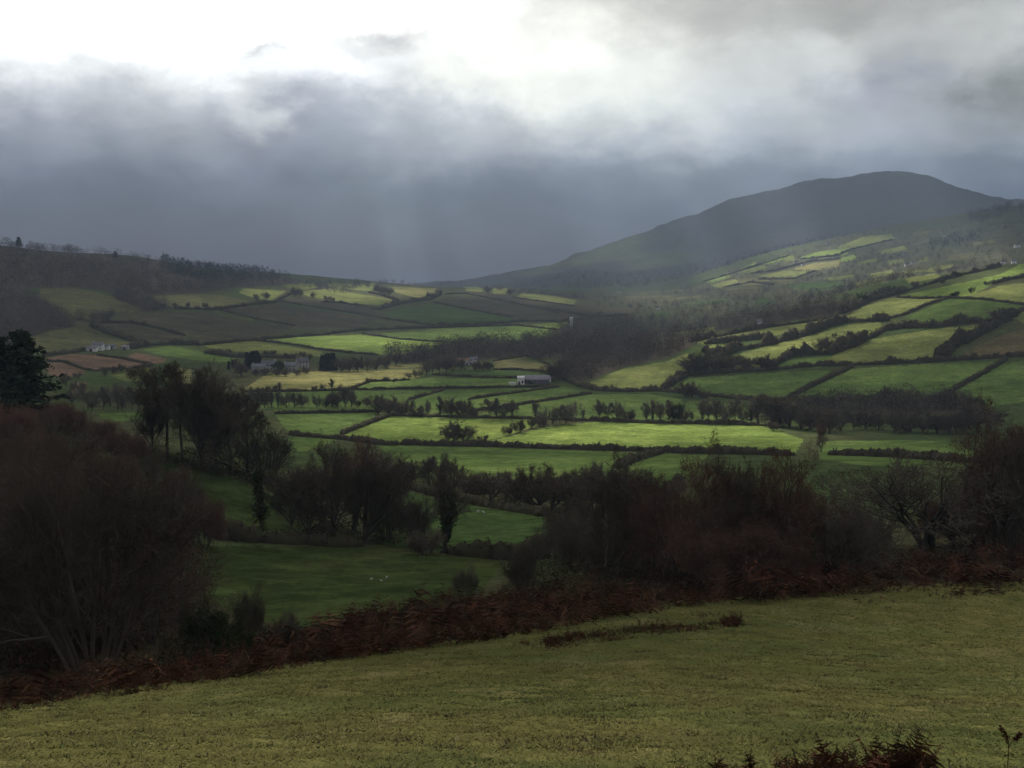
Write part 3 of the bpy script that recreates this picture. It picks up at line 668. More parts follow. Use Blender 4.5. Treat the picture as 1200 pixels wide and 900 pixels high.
# ------------------------------------------------------------------ trees and bushes of the dark nearer slopes
plant('p', 26, 500, 100, 'black pine tree on the hill above the brown scrub', None, 0.85, Y=205, var=0)
plant('p', 2, 500, 84, 'second dark pine at the frame edge behind the black pine', None, .9, Y=212, var=0)
plant('M', 96, 0, 300, 'huge many-stemmed bare tree standing in bracken beside the meadow', 'big trees along the bracken edge', 1.0, Y=58, var=0)
plant('M', 20, 0, 265, 'many-stemmed dark tree crowding the frame edge beside the huge bare tree', 'big trees along the bracken edge', .8, Y=64, var=1)
plant('R', 165, 0, 190, 'reddish bare tree leaning from behind the huge many-stemmed tree', 'big trees along the bracken edge', 1.0, Y=74, var=1)
plant('R', 60, 0, 235, 'reddish bare tree between the two many-stemmed dark trees', 'big trees along the bracken edge', .9, Y=78, var=0)
row('above the scrub hill', 'tall trees on the hill crest', [('T',196,536,108,.62),('T',214,541,116,.6),('B',252,546,118,.62),('B',236,545,112,.6),('T',290,554,96,.62),('B',272,556,92,.62),('M',312,562,66,.6),('B',180,530,72,.55)], 1.75)
plant('I', 307, 621, 78, 'thick ivy-clad trunk standing alone in the dark green field', None, 0.85)
row('in the round clump beside the lone ivy trunk', 'round clump of trees', [('B',362,632,100,.6),('B',392,636,122,.58),('B',428,636,118,.58),('M',452,632,84,.5),('R',412,622,116,.5),('B',342,622,82,.55)], 1.75)
plant('V', 521, 648, 112, 'bare tree with ivy-wrapped forked stem in the gap between fields', None, 1.0)
plant('M', 488, 640, 62, 'pale thin bush-like tree beside the ivy-forked tree', None, 1.0)
plant('s', 500, 650, 26, 'low dark bush at the foot of the ivy-forked tree', None, 1.2)
row('in the belt behind the small sloping field', 'trees in the belt beyond the sloping field', [
 ('t',505,575,46,1.2),('t',520,575,42,1.2),('n',482,572,34,1.1),('n',462,566,30,1.2),('n',440,560,32,1.2),('n',545,582,34,1.3),('n',560,586,36,1.3),('n',575,588,38,1.3),('i',593,590,36,1.5),('b',604,592,40,1.2),('n',618,594,44,1.2),('n',632,596,52,1.2),('n',648,598,50,1.2),('n',664,600,46,1.2),('n',680,600,50,1.2),
 ('i',694,596,54,1.0),('n',708,598,52,1.2),('n',724,598,50,1.2),('n',742,598,46,1.2),('n',760,598,44,1.1),('t',790,596,48,1.0),('n',776,596,40,1.2)])
row('in the dark thicket below the small field', 'trees of the dark thicket', [('B',712,676,150,.6),('M',672,668,92,.55),('M',748,676,112,.5),('B',650,656,60,.6),('M',704,672,70,.8),('R',776,678,104,.5)], 1.75)
row('in the tall reddish clump over the bracken', 'reddish trees over the bracken', [('R',796,684,132,.9),('R',826,688,178,.75),('B',862,690,160,.75),('R',888,690,172,.75),('W',850,694,96,.9),('R',928,684,136,1.0),('M',966,680,104,1.0),('W',905,690,84,.9),('B',996,672,92,.9),('M',1014,664,66,.9)], 1.25)
plant('O', 1090, 646, 138, 'gnarled open tree with twisted bare limbs over the bracken', None, 1.0)
row('at the reddish corner beyond the gnarled tree', 'reddish trees past the gnarled tree', [('R',1148,640,120,.55),('R',1182,648,186,.5),('B',1205,650,160,.5),('W',1128,640,60,.8),('R',1222,646,190,.5),('M',1168,646,90,.6)], 1.75)
row('in the line beyond the gnarled tree', 'trees beyond the gnarled tree', [
 ('n',950,505,26,1.2),('R',962,530,46,.6),('n',972,508,26,1.2),('n',985,505,28,1.2),('b',1000,503,24,1.2),('n',1014,503,26,1.2),('n',1030,504,22,1.2),('n',1048,506,26,1.2),('n',1066,507,28,1.2),('b',1082,508,30,1.1),('n',1098,508,28,1.2),('n',1114,509,30,1.2),('n',1130,508,32,1.2),('i',1120,508,20),('n',1146,506,34,1.2),('n',1160,504,32,1.2)])
row('in the row under the big green hill fields', 'trees under the big hill fields', [
 ('n',935,478,14,1.3),('n',950,478,16,1.3),('n',965,477,14,1.3),('n',980,477,16,1.3),('n',995,476,18,1.3),('n',1010,476,18,1.3),('n',1025,475,16,1.3),('n',1040,475,20,1.3),('n',1056,474,22,1.3),('n',1072,476,20,1.3),('n',1088,478,18,1.3),('n',1104,478,20,1.3),('n',1120,478,18,1.3),('n',1136,480,20,1.3),('e',1146,480,16,1.2)])
plant('e', 268, 768, 52, 'dark evergreen bush at the bracken edge beside the green field', None, 1.0, Y=60)
plant('e', 222, 0, 66, 'bigger dark evergreen bush between the huge bare tree and the bracken', None, 0.9, Y=66)
plant('M', 330, 0, 44, 'thin grey leafless bush rising from the lower green field', 'thin bushes on the field edge', 0.8, Y=76)
plant('M', 285, 0, 74, 'thin leafless sapling clump beside the dark evergreen bush', 'thin bushes on the field edge', 0.6, Y=80)
plant('e', 938, 684, 66, 'dark holly bush under the reddish trees', None, 0.75)
plant('M', 612, 694, 62, 'thin brown thorn bush on the bracken slope', None, 0.8)
plant('M', 545, 702, 46, 'low thin thorn bush on the bracken slope near the green field', None, 0.9)
row('among the brown scrub on the near hill', 'scrub bushes on the near hill', [
 ('W',8,530,52,.9),('W',30,500,28,.9),('M',48,520,40,.9),('W',66,505,34,.9),('W',88,512,34,1.0),('M',104,540,50,.8),('W',118,520,32,1.0),('W',136,530,32,1.0),('W',155,540,30,.9),('M',20,560,60,.8),('W',60,560,52,.9),('W',150,575,50,.8),('M',180,570,40,.8),('W',205,590,52,.8),('M',226,610,56,.7),('W',128,590,60,.8),('W',240,640,60,.7),('M',190,640,80,.7)])
plant('c', 22, 287, 13, 'single dark conifer standing up from the left hilltop wood', None, 1.1, ymin=900)
plant('c', 135, 302, 8, 'tiny conifer on the left hill skyline by the russet slope', None, 1.2, ymin=900)

# ------------------------------------------------------------------ hedges
def hedge(label, pts, w=2.6, h=2.2, group='field hedges', dens=1.0, bushy=0.0, name='hedge', mat=None):
    P = on_ground(pts, 6.0)
    if len(P) < 2: return
    seg = np.linalg.norm(np.diff(P[:, :2], axis=0), axis=1)
    keep = np.concatenate(([True], seg < 60 + P[1:, 1] * 0.12))   # a sight line that slips over a crest
    P = P[keep]
    s = np.concatenate(([0], np.cumsum(np.linalg.norm(np.diff(P[:, :2], axis=0), axis=1))))
    Ym = P[:, 1].mean(); step = max(0.7, Ym / 520)
    n = int(np.clip(s[-1] / step, 4, 420))
    q = np.linspace(0, s[-1], n)
    X = np.interp(q, s, P[:, 0]); Y = np.interp(q, s, P[:, 1])
    X += np.convolve(RNG.normal(size=n) * 0.5, np.ones(5) / 5, 'same'); Y += np.convolve(RNG.normal(size=n) * 0.5, np.ones(5) / 5, 'same')
    Z = ground(X, Y)
    tx = np.gradient(X); ty = np.gradient(Y); l = np.hypot(tx, ty) + 1e-9
    nx, ny = -ty / l, tx / l
    ph = RNG.uniform(0, 99)
    hv = h * (1 + 0.5 * fbm(q / 9 + ph, q * 0 + ph, 3) + 0.18 * RNG.normal(size=n)) * (1 + bushy * np.clip(2.2 * fbm(q / 16 + ph, q * 0 + 7, 3), -0.4, 1.6))
    wv = w * (1 + 0.35 * fbm(q / 7 + ph + 50, q * 0, 2) + 0.12 * RNG.normal(size=n)) * (1 + 0.5 * bushy * np.clip(2 * fbm(q / 16 + ph, q * 0 + 7, 3), -0.3, 1.2))
    hv = np.maximum(hv, 0.45 * h); en = np.minimum(1, (np.minimum(np.arange(n), np.arange(n)[::-1]) + 0.6) / 3.0) ** 0.6; hv *= en; wv *= en
    prof = [(-0.5, -0.25), (-0.52, 0.45), (-0.34, 0.86), (0.0, 1.0), (0.34, 0.86), (0.52, 0.45), (0.5, -0.25)]
    V = np.stack([np.stack((X + nx * wv * a, Y + ny * wv * a, Z + hv * b), -1) for a, b in prof], 1)
    V += RNG.normal(size=V.shape) * 0.10 * h * np.array([1, 1, 1.0])
    m = len(prof)
    i = (np.arange(n - 1) * m)[:, None] + np.arange(m - 1)[None]
    Q = np.stack((i, i + 1, i + m + 1, i + m), -1).reshape(-1, 4)
    b = Bag(); b.add(V.reshape(-1, 3), quads=Q)
    e = np.arange(m)
    b.t.append(np.array([(0, k, k + 1) for k in range(1, m - 1)])); b.t.append(np.array([(0, k + 1, k) for k in range(1, m - 1)]) + (n - 1) * m)
    ns = int(min(7000, n * 9 * dens))
    k = RNG.integers(0, n, ns); a = RNG.uniform(-0.6, 0.6, ns); z = RNG.uniform(0.15, 1.12, ns)
    pt = np.stack((X[k] + nx[k] * wv[k] * a, Y[k] + ny[k] * wv[k] * a, Z[k] + hv[k] * z * (1 - 0.5 * a * a)), -1) + RNG.normal(size=(ns, 3)) * step * 0.35
    pt[:, 2] = np.maximum(pt[:, 2], ground(pt[:, 0], pt[:, 1]) + 0.1)
    T, ti = sprays(pt, max(0.45, 0.30 * h), RNG, elong=1.8, up=0.25); b.add(T, tris=ti)
    o0 = np.array((X.mean(), Y.mean(), Z.mean())); 
    b.v = [v - o0 for v in b.v]
    o = obj(name, b.build(name, [mat or M_HEDGE], True), loc=o0)
    return tag(o, label, 'hedge', group)

HV = 'hedges of the valley floor'; HR = 'hedges on the right hillside'; HL = 'hedges on the left hillside'; HF = 'hedges on the far hillside'
for lab, pts, w, h, g, bu in [
 ('long straight dark hedge along the near side of the brightest field', [(338,510),(400,515),(443,521),(560,523),(700,527.5),(813,531),(930,534)], 3.2, 2.4, HV, 0),
 ('hedge between a narrow green strip and the field beside the treetops', [(322,485),(395,484),(447,482.5)], 2.4, 1.8, HV, 0),
 ('diagonal hedge rising toward the first trees above the lone round tree', [(400,509),(430,497),(458,487)], 2.8, 2.0, HV, 0),
 ('low hedge under the tree row above the lone round pair', [(457,487),(540,489.5),(617,491),(690,493)], 2.4, 1.6, HV, .2),
 ('low hedge under the tree row behind the brightest field', [(690,493),(760,496),(830,497),(892,499)], 2.6, 2.2, HV, .4),
 ('long hedge between the yellow field and the tree line', [(286,459),(350,459),(415,457),(487,456),(560,455),(648,453.5)], 2.4, 1.8, HV, 0),
 ('short hedge slanting along the end of the yellow field', [(410,456),(433,447.5),(450,447),(481,445.5)], 2.6, 1.8, HV, .3),
 ('hedge slanting up to the long hedge right of the tree line', [(478,469),(500,463),(521,457)], 2.4, 1.8, HV, 0),
 ('hedge slanting up to the white farm shed', [(548,468.5),(600,461),(655,453.5)], 2.6, 1.9, HV, 0),
 ('hedge slanting to the lane foot below the white farm shed', [(548,483),(610,474),(693,461.5)], 2.4, 1.7, HV, 0),
 ('hedge left of the white farm shed between two dark green fields', [(505,439.5),(570,443),(612,443)], 2.4, 1.8, HV, 0),
 ('hedge on the near side of the dull field behind the shed', [(577,433.5),(610,434),(645,437)], 2.4, 1.8, HV, 0),
 ('hedge on the far side of the dull field behind the shed', [(578,423),(600,420),(618,417),(645,428)], 2.4, 1.8, HV, .2),
 ('short thick diagonal hedge running to the long hedge below the brightest field', [(724,549),(750,538),(774,531)], 3.4, 2.4, HV, 0),
 ('brown banked hedge round the foot of the rounded hill field', [(655,440),(668,447),(684,454),(700,458),(730,459),(775,458)], 6.5, 3.2, HV, .2),
 ('dark hedge along the lane foot of the big green hill field', [(775,458.5),(840,465),(880,469),(926,469.5)], 4.2, 2.6, HV, .2),
 ('hedge climbing between the rounded field and the big green hill field', [(776,456.5),(790,448),(806,440)], 5.5, 4.0, HR, .4),
 ('long hedge across the top of the two big green hill fields', [(806,440),(850,437),(905,434),(960,429),(1000,428),(1080,425),(1140,421),(1210,417)], 4.0, 3.2, HR, .4),
 ('straight sloping hedge dividing the two big green hill fields', [(922,468),(950,453),(976,441),(999,430)], 3.4, 2.4, HR, 0),
 ('straight sloping hedge nearest the frame edge on the big hill fields', [(1102,466),(1135,447),(1165,430),(1180,421)], 3.2, 2.4, HR, 0),
 ('overgrown bushy hedge climbing beside the brown field', [(1098,422),(1120,405),(1150,391),(1172,378),(1188,370)], 8, 7, HR, .6),
 ('overgrown hedge with thick bushes in the middle of the hillside', [(974,413),(1000,402),(1020,396),(1035,388),(1060,384),(1095,384),(1120,380),(1168,376)], 5.5, 5.0, HR, .9),
 ('ragged bushy hedge under the long yellow-green strip', [(905,430),(925,418),(945,416),(972,416),(1000,406),(1015,399)], 5, 5.0, HR, .7),
 ('bushy hedge above the long yellow-green strip', [(838,420),(860,412),(882,408),(920,399),(945,393),(970,383),(996,377),(1042,376)], 6, 5.2, HR, .7),
 ('smooth hedge curving up to two small dark trees', [(990,378),(1030,376),(1060,369),(1085,358),(1113,349)], 3.6, 2.6, HR, .1),
 ('hedge running level from the small dark trees to the frame edge', [(1050,348.5),(1080,350),(1112,349.5),(1150,351),(1205,358)], 3.2, 2.2, HR, .1),
 ('tall dark ridge hedge beside the upper hillside field', [(985,368),(1000,362),(1020,353),(1045,347),(1063,342)], 6, 5.5, HR, .5),
 ('ridge hedge with gaps above the bright upper field', [(1063,341),(1100,330),(1130,322),(1172,313)], 4, 3.2, HR, .8),
 ('short thick hedge at the end of the bright upper field', [(1163,333),(1180,328.5),(1205,324)], 4.5, 3.4, HR, .2),
 ('ragged hedge on top of the narrow upper strip', [(808,401),(850,393),(900,384),(945,378),(972,373)], 4, 4.0, HR, .8),
 ('brown hedge below the narrow upper strip', [(826,403),(850,401),(872,399),(905,395)], 7, 5.0, HR, .4),
 ('dark hedge beside the little bright patch above the thicket', [(824,412),(845,417),(870,408)], 5, 4.5, HR, .5),
 ('short hedge right of the bushy corner below the brightest upper field', [(1180,372),(1195,366),(1205,361)], 4, 3, HR, .3),
 ('hedge slanting down across the lit green fields above the hamlet', [(300,399),(340,404),(377,410),(410,414),(443,416.5)], 3.2, 2.4, HL, 0),
 ('long dark hedge along the top of the lit green fields', [(232,405),(290,399.5),(313,397.5),(370,393),(423,387.5),(513,384),(600,381.5)], 5, 3.4, HL, .3),
 ('broken hedge dividing the two lit green fields', [(423,391),(470,398),(500,400),(528,402)], 2.8, 2.2, HL, .2),
 ('hedge crossing the big grey field on the left hillside', [(258,364),(300,374),(345,382)], 3.4, 2.6, HL, .2),
 ('long slanting hedge below the grey strip field', [(322,352.5),(350,357),(380,362),(410,366.5),(450,373.5),(495,380),(520,383)], 4.6, 3.2, HL, .3),
 ('thin slanting hedge inside the grey strip field', [(375,354),(400,355.5),(430,359.5),(446,364)], 3.4, 2.8, HL, .6),
 ('bushy hedge bending over the dark green hillside field', [(446,362),(470,356),(490,353),(504,351),(516,345)], 8, 6, HL, .6),
 ('slanting hedge on the far side of the dark green hillside field', [(508,354.5),(550,363),(600,372)], 4.6, 3.4, HL, .2),
 ('upper slanting hedge across the far grey strips', [(520,345),(545,344),(580,351),(620,359),(655,367)], 4.2, 3.2, HL, .3),
 ('hedge along the near side of the far lit strip', [(600,348.5),(640,354.5),(674,359)], 4, 3, HL, .1),
 ('bushy hedge between the pale yellow fields on the ridge', [(432,343),(450,347),(468,353)], 5, 4.5, HL, .6),
 ('dark hedge at the corner of the left pale yellow field', [(326,352),(338,346),(352,343)], 5, 4.5, HL, .4),
 ('hedge below the pale field under the conifer wood', [(205,362),(250,363.5),(290,358),(325,354)], 5, 4.0, HL, .4),
 ('hedge over the small grey hillside field', [(115,378.5),(155,378.5),(185,385),(216,393.5)], 4.5, 3.4, HL, .3),
 ('thick dark hedge below the small grey hillside field', [(108,383),(128,391),(150,398),(165,403)], 7, 5.0, HL, .6),
 ('low hedge between the two bare brown fields', [(50,424),(75,424.5),(100,433.5),(112,435)], 2.8, 1.8, HL, 0),
 ('hedge along the near side of the larger brown field', [(112,435),(150,432.5),(180,428)], 3, 2.2, HL, .1),
 ('hedge along the far side of the larger brown field', [(113,416.5),(145,421),(178,428)], 3, 2.2, HL, .1),
 ('hedge beside the white farm over the brown fields', [(50,417),(85,413.5),(105,409)], 4.5, 3.0, HL, .2),
 ('hedge along the foot of the pale field over the farm', [(150,409),(175,405),(205,404),(235,404)], 6, 4.5, HL, .6),
 ('hedge under the long lit green field by the wood', [(600,381),(640,385.5),(656,387)], 4, 3, HL, .1),
 ('dark hedge under the hedge trees of the lit hamlet field', [(240,414),(275,419),(310,419),(345,420)], 4.5, 3.4, HL, .4),
 ('hedge along the foot of the grey strips', [(500,382),(560,381),(610,377),(660,377),(700,372)], 5, 3.6, HL, .4),
 ('hedge through the far grey slope under the lit strip', [(640,362),(690,371),(735,370)], 5, 3.4, HL, .3),
 ('upper lit hedge line on the far hillside', [(823,331),(860,320),(888,311),(926,299)], 6, 5, HF, .4),
 ('hedge below the long bright field of the far hillside', [(880,321),(910,317),(950,306.5),(985,303)], 6, 5, HF, .4),
 ('hedge below the golden field on the far hillside', [(888,327.5),(930,327),(957,317.5)], 6, 5, HF, .4),
 ('topmost hedge on the far hillside skyline', [(938,304),(980,300),(1000,292),(1048,281)], 6, 5, HF, .5),
 ('lowest hedge of the lit far hillside', [(848,337),(880,331),(908,334)], 6, 5, HF, .4),
 ('dark hedge beyond the meadow running behind the lone ivy trunk', [(246,630),(300,633),(350,637),(395,640),(425,640)], 3.2, 2.2, 'hedges on the near slopes', .3),
 ('short brown hedge at the foot of the small sloping field', [(525,650),(560,652),(592,656),(640,655)], 2.4, 2.2, 'hedges on the near slopes', .4),
 ('thin dark hedge at the top of the small sloping field', [(470,570),(520,584),(570,594),(640,605)], 2.0, 1.6, 'hedges on the near slopes', .4),
 ('dark hedge running level behind the gnarled open tree', [(972,533),(1050,536),(1120,541),(1180,545)], 3.4, 2.6, 'hedges on the near slopes', .1)]:
    hedge(lab, pts, w, h, g, bushy=bu, dens=1.4 if bu > .3 else 1.0)

# ------------------------------------------------------------------ woods that read as one mass
def in_poly_px(poly, n, rng):
    P = np.array(poly, float); lo, hi = P.min(0), P.max(0); out = []
    while len(out) < n:
        q = rng.uniform(lo, hi, (n * 3, 2)); k = inside(q[:, 0], q[:, 1], P); out.extend(q[k].tolist())
    return out[:n]
def wood(name, poly, n, hm, colors, seed, k=120, con=0.0, wide=0.75, lowest=0.05, ymin=300, tsize=0.11, clear=0, given=0):
    if ymin >= 900: k, tsize = 64, 0.15
    if ymin >= 4000: k, tsize = 30, 0.22
    rng = np.random.default_rng(seed); b = Bag()
    pts = poly if given else np.array([hit(x, y, ymin) for x, y in in_poly_px(poly, n, rng)])
    if clear: pts = pts[field_at(pts[:, 0], pts[:, 1]) < 0]
    n = len(pts)
    h = hm * rng.uniform(0.6, 1.25, n); cc = np.array(colors)[rng.integers(0, len(colors), n)] * rng.uniform(0.75, 1.3, (n, 1))
    cone = rng.random(n) < con
    d = unit(rng.normal(size=(n, k, 3))); r = rng.uniform(0.45, 1.0, (n, k)) ** 0.6
    z = (d[..., 2] * r * 0.5 + 0.5) * (1 - lowest) + lowest
    rad = np.where(cone[:, None], (1.02 - z) * 0.55, np.sqrt(np.maximum(r ** 2 - (d[..., 2] * r) ** 2, 0)) * wide * 0.62)
    an = np.arctan2(d[..., 1], d[..., 0])
    lump = 1 + 0.3 * np.sin(an * 3 + rng.uniform(0, 6, (n, 1))) 
    q = np.stack((pts[:, None, 0] + np.cos(an) * rad * h[:, None] * lump, pts[:, None, 1] + np.sin(an) * rad * h[:, None] * lump, pts[:, None, 2] + z * h[:, None]), -1)
    V, T = sprays(q.reshape(-1, 3), np.repeat(h * tsize, k) * rng.uniform(0.6, 1.5, n * k), rng, elong=3.0, up=0.5)
    cv = np.where(cone[:, None], np.array((0.020, 0.030, 0.020))[None], cc)
    cv = np.repeat(np.repeat(cv, k, 0) * rng.uniform(0.8, 1.2, (n * k, 1)), 3, 0)
    b.add(V, tris=T, col=cv)
    base = pts - np.array((0, 0, 0.5)); p = np.stack((base, base + np.stack((rng.normal(size=n) * 0.04 * h, 0 * h, h * 0.75), -1)), 1)
    V, Q = tubes(p, np.stack((h * 0.018, h * 0.008), -1), 3); b.add(V, quads=Q, col=(0.045, 0.038, 0.030))
    return tag(obj(name, b.build(name, [M_LEAF])), kind='stuff')
GB = [(0.084, 0.070, 0.054), (0.095, 0.082, 0.064), (0.072, 0.062, 0.050)]
RB = [(0.092, 0.066, 0.050), (0.076, 0.058, 0.048), (0.086, 0.070, 0.054)]
MAUVE = [(0.105,0.074,0.064),(0.088,0.068,0.060)]; DK = [(0.046,0.040,0.034)]; MTN = [(0.045,0.038,0.036)]; CON = [(0.020,0.031,0.021)]
PALE = [(0.105, 0.088, 0.062), (0.085, 0.074, 0.056), (0.115, 0.098, 0.066)]
TONES = {'GB': GB, 'RB': RB, 'GB + RB': GB + RB, 'RB + GB': RB + GB, 'PALE': PALE, 'MAUVE': MAUVE, 'DK': DK, 'MTN': MTN, 'CON': CON}
for poly, n, hm, tone, seed, kw in WOODS:
    wood('woodland', poly, int(n * 1.35), hm, TONES[tone], seed, **kw)

# bushes along the edges of the small fields on the far hillside
edge = []
for c_, poly in FIELDS:
    w_ = on_ground(poly, 3.0, close=True)
    if w_[:, 1].mean() > 1700 and w_[:, 0].mean() > 0.12 * w_[:, 1].mean(): edge.append(w_)
edge = np.concatenate(edge); edge = edge[RNG.random(len(edge)) < 0.85]
wood('woodland', edge, len(edge), 6.5, GB, 71, ymin=1700, given=1)

# brambles and scrub under the near trees
def scrub(name, poly, n, hm, colors, seed, ymin, k=46, size=0.2):
    rng = np.random.default_rng(seed); b = Bag()
    pts = np.array([hit(x, y, ymin) for x, y in in_poly_px(poly, n, rng)]); n = len(pts)
    h = hm * rng.uniform(0.4, 1.3, n); cc = np.array(colors)[rng.integers(0, len(colors), n)]
    d = unit(rng.normal(size=(n, k, 3))) * rng.uniform(0.2, 1, (n, k, 1)) ** 0.5; d[..., 2] = np.abs(d[..., 2])
    q = pts[:, None] + d * h[:, None, None] * np.array((1.0, 1.0, 0.85))
    V, T = sprays(q.reshape(-1, 3), np.repeat(h * size, k) * rng.uniform(0.4, 1.6, n * k), rng, elong=4.0, up=0.4)
    b.add(V, tris=T, col=np.repeat(np.repeat(cc, k, 0) * rng.uniform(0.6, 1.35, (n * k, 1)), 3, 0))
    return tag(obj(name, b.build(name, [M_LEAF])), kind='stuff')
SB = [(0.034, 0.024, 0.017), (0.028, 0.023, 0.015), (0.025, 0.025, 0.014)]
SR = [(0.062, 0.032, 0.022), (0.046, 0.028, 0.020), (0.032, 0.026, 0.018)]
scrub('undergrowth', [(-30,480),(40,474),(100,496),(145,520),(200,545),(190,580),(240,610),(240,690),(215,740),(150,770),(60,790),(-30,790)], 1500, 2.0, SB + SR, 31, 50, k=60)
scrub('undergrowth', [(150,520),(215,538),(300,560),(340,566),(340,580),(280,566),(200,548)], 260, 1.6, SB, 32, 120)
scrub('undergrowth', [(590,668),(640,650),(700,655),(800,665),(900,668),(1000,655),(1100,640),(1210,640),(1210,662),(1100,664),(1000,676),(900,694),(800,700),(700,704),(640,700),(600,690)], 900, 1.3, SB, 33, 70)
scrub('undergrowth', [(470,566),(560,582),(640,600),(760,596),(800,590),(960,540),(1200,560),(1200,610),(1000,640),(800,650),(660,640),(650,606),(560,594),(470,576)], 700, 2.2, SB, 34, 150)
scrub('undergrowth', [(330,628),(360,636),(450,640),(520,650),(520,644),(450,630),(380,618)], 120, 1.5, SB, 35, 100)
scrub('undergrowth', [(340,560),(400,545),(470,570),(480,630),(440,640),(380,636),(335,628)], 160, 3.0, SB, 37, 120)
scrub('undergrowth', [(215,535),(260,520),(320,545),(330,572),(290,570),(240,556)], 120, 3.0, SB, 38, 120)
scrub('undergrowth', [(640,600),(780,600),(790,680),(660,680),(630,650)], 260, 2.2, SB, 39, 70)
scrub('undergrowth', [(780,590),(1000,590),(1020,670),(900,694),(790,690)], 420, 2.4, SR, 40, 70)
scrub('undergrowth', [(1120,570),(1215,560),(1215,650),(1120,648)], 160, 2.2, SR, 42, 90)
scrub('undergrowth', [(200,760),(250,740),(300,735),(330,745),(250,785),(200,790)], 120, 1.2, SB, 36, 50)

# ------------------------------------------------------------------ dead bracken
def fronds(pts, h, rng, cols_, npin=6, b=None):
    n = len(pts); a = rng.uniform(0, 6.28, n); lean = rng.uniform(0.15, 0.75, n)
    d = np.stack((np.cos(a) * lean, np.sin(a) * lean, np.ones(n)), -1)
    P, R = branches(pts - np.array((0, 0, 0.08)), d, h, np.full(n, 0.008), 4, 0.16, -0.16, rng, 0.4)
    b = b or Bag(); col = cols_[rng.integers(0, len(cols_), n)] * rng.uniform(0.6, 1.4, (n, 1))
    V, Q = tubes(P, R, 3); b.add(V, quads=Q, col=np.repeat(col * 0.8, 15, 0))
    t = np.linspace(0.3, 1.0, npin)
    x = t * 4; i = np.minimum(x.astype(int), 3); f = (x - i)[None, :, None]
    c = P[:, i] * (1 - f) + P[:, i + 1] * f; tan = unit(P[:, i + 1] - P[:, i])
    side = unit(np.cross(tan, rng.normal(size=(n, 1, 3)) * 0.5 + np.array((0, 0, 1.0))))
    ln = (h[:, None] * 0.42 * (1.15 - t)[None] * rng.uniform(0.6, 1.3, (n, npin)))[..., None]
    for sg in (1, -1):
        droop = rng.normal(size=(n, npin, 3)) * 0.28 - np.array((0, 0, 0.35))
        tip = c + (side * sg + tan * 0.35 + droop) * ln
        V = np.stack((c - tan * ln * 0.13, c + tan * ln * 0.13, tip), 2).reshape(-1, 3)
        b.add(V, tris=np.arange(len(V)).reshape(-1, 3), col=np.repeat(np.repeat(col, npin, 0) * rng.uniform(0.75, 1.25, (n * npin, 1)), 3, 0))
    return b
RUST = np.array([(0.096, 0.040, 0.025), (0.070, 0.031, 0.021), (0.110, 0.054, 0.031), (0.044, 0.026, 0.018), (0.070, 0.046, 0.026)]) * 0.74
rng = np.random.default_rng(41)
for poly, n, hh in [([(-30,838),(0,836),(150,815),(270,796),(400,774),(500,761),(600,747),(700,730),(800,713),(900,705),(1000,698),(1100,692),(1215,686),(1215,655),(1120,658),(1000,664),(900,690),(850,690),(700,692),(640,694),(600,694),(500,706),(450,720),(380,738),(320,752),(250,776),(150,790),(0,806),(-30,808)], 9000, 1.25),
                    ([(640,752),(700,742),(780,734),(866,728),(868,735),(780,744),(700,754),(640,762)], 1300, 0.5),
                    ([(560,770),(600,757),(660,745),(760,728),(860,716),(860,720),(760,736),(640,764),(570,776)], 240, 0.35),
                    ([(1000,706),(1080,696),(1200,690),(1200,696),(1080,704),(1000,712)], 160, 0.5)]:
    pts = np.array([hit(x, y, 20) for x, y in in_poly_px(poly, n, rng)])
    if n > 5000: pts = pts[fbm(pts[:, 0] / 2.2 + 3, pts[:, 1] / 2.2, 3) > -0.30 + 0.25 * rng.normal(size=len(pts))]
    clump = np.clip(0.85 + 1.7 * fbm(pts[:, 0] / 3.0, pts[:, 1] / 3.0, 3), 0.3, 1.6)
    clump = clump * np.where(rng.random(len(pts)) < 0.12, 1.5, 1.0)
    b = fronds(pts, hh * clump * np.clip(pts[:, 1] / 62, 0.55, 1.15) * rng.uniform(0.6, 1.2, len(pts)), rng, RUST)
    tag(obj('bracken', b.build('bracken', [M_BRACKEN])), kind='stuff')
PL = ['beside the dock stem', 'left of a tall upright one', 'standing taller than those around it']
for k, (px, py, h, n) in enumerate([(722,906,14,5),(752,908,22,6),(778,912,26,7),(850,906,34,4),(905,916,30,7),(932,918,42,9),(958,914,56,12),(982,916,54,12),(1008,918,40,9),(1030,916,36,8),(1052,910,66,12),(1068,912,58,9),(1090,918,24,6),(1120,920,22,5)]):
    x, y, z = hit(px, py, 8); hm = h * y / F
    rg = np.random.default_rng(400 + k)
    pp = rg.normal(size=(n * 3, 3)) * np.array((0.13, 0.13, 0)); 
    b = fronds(pp, hm * rg.uniform(0.55, 1.15, n * 3), rg, RUST * 0.9, 10)
    o = obj('bracken_plant', b.build('bracken_plant', [M_BRACKEN]), loc=(x, y, z))
    tag(o, f'dead brown bracken plant, {ORD[k]} from the left along the bottom edge', 'bracken', 'bracken plants at the bottom edge')
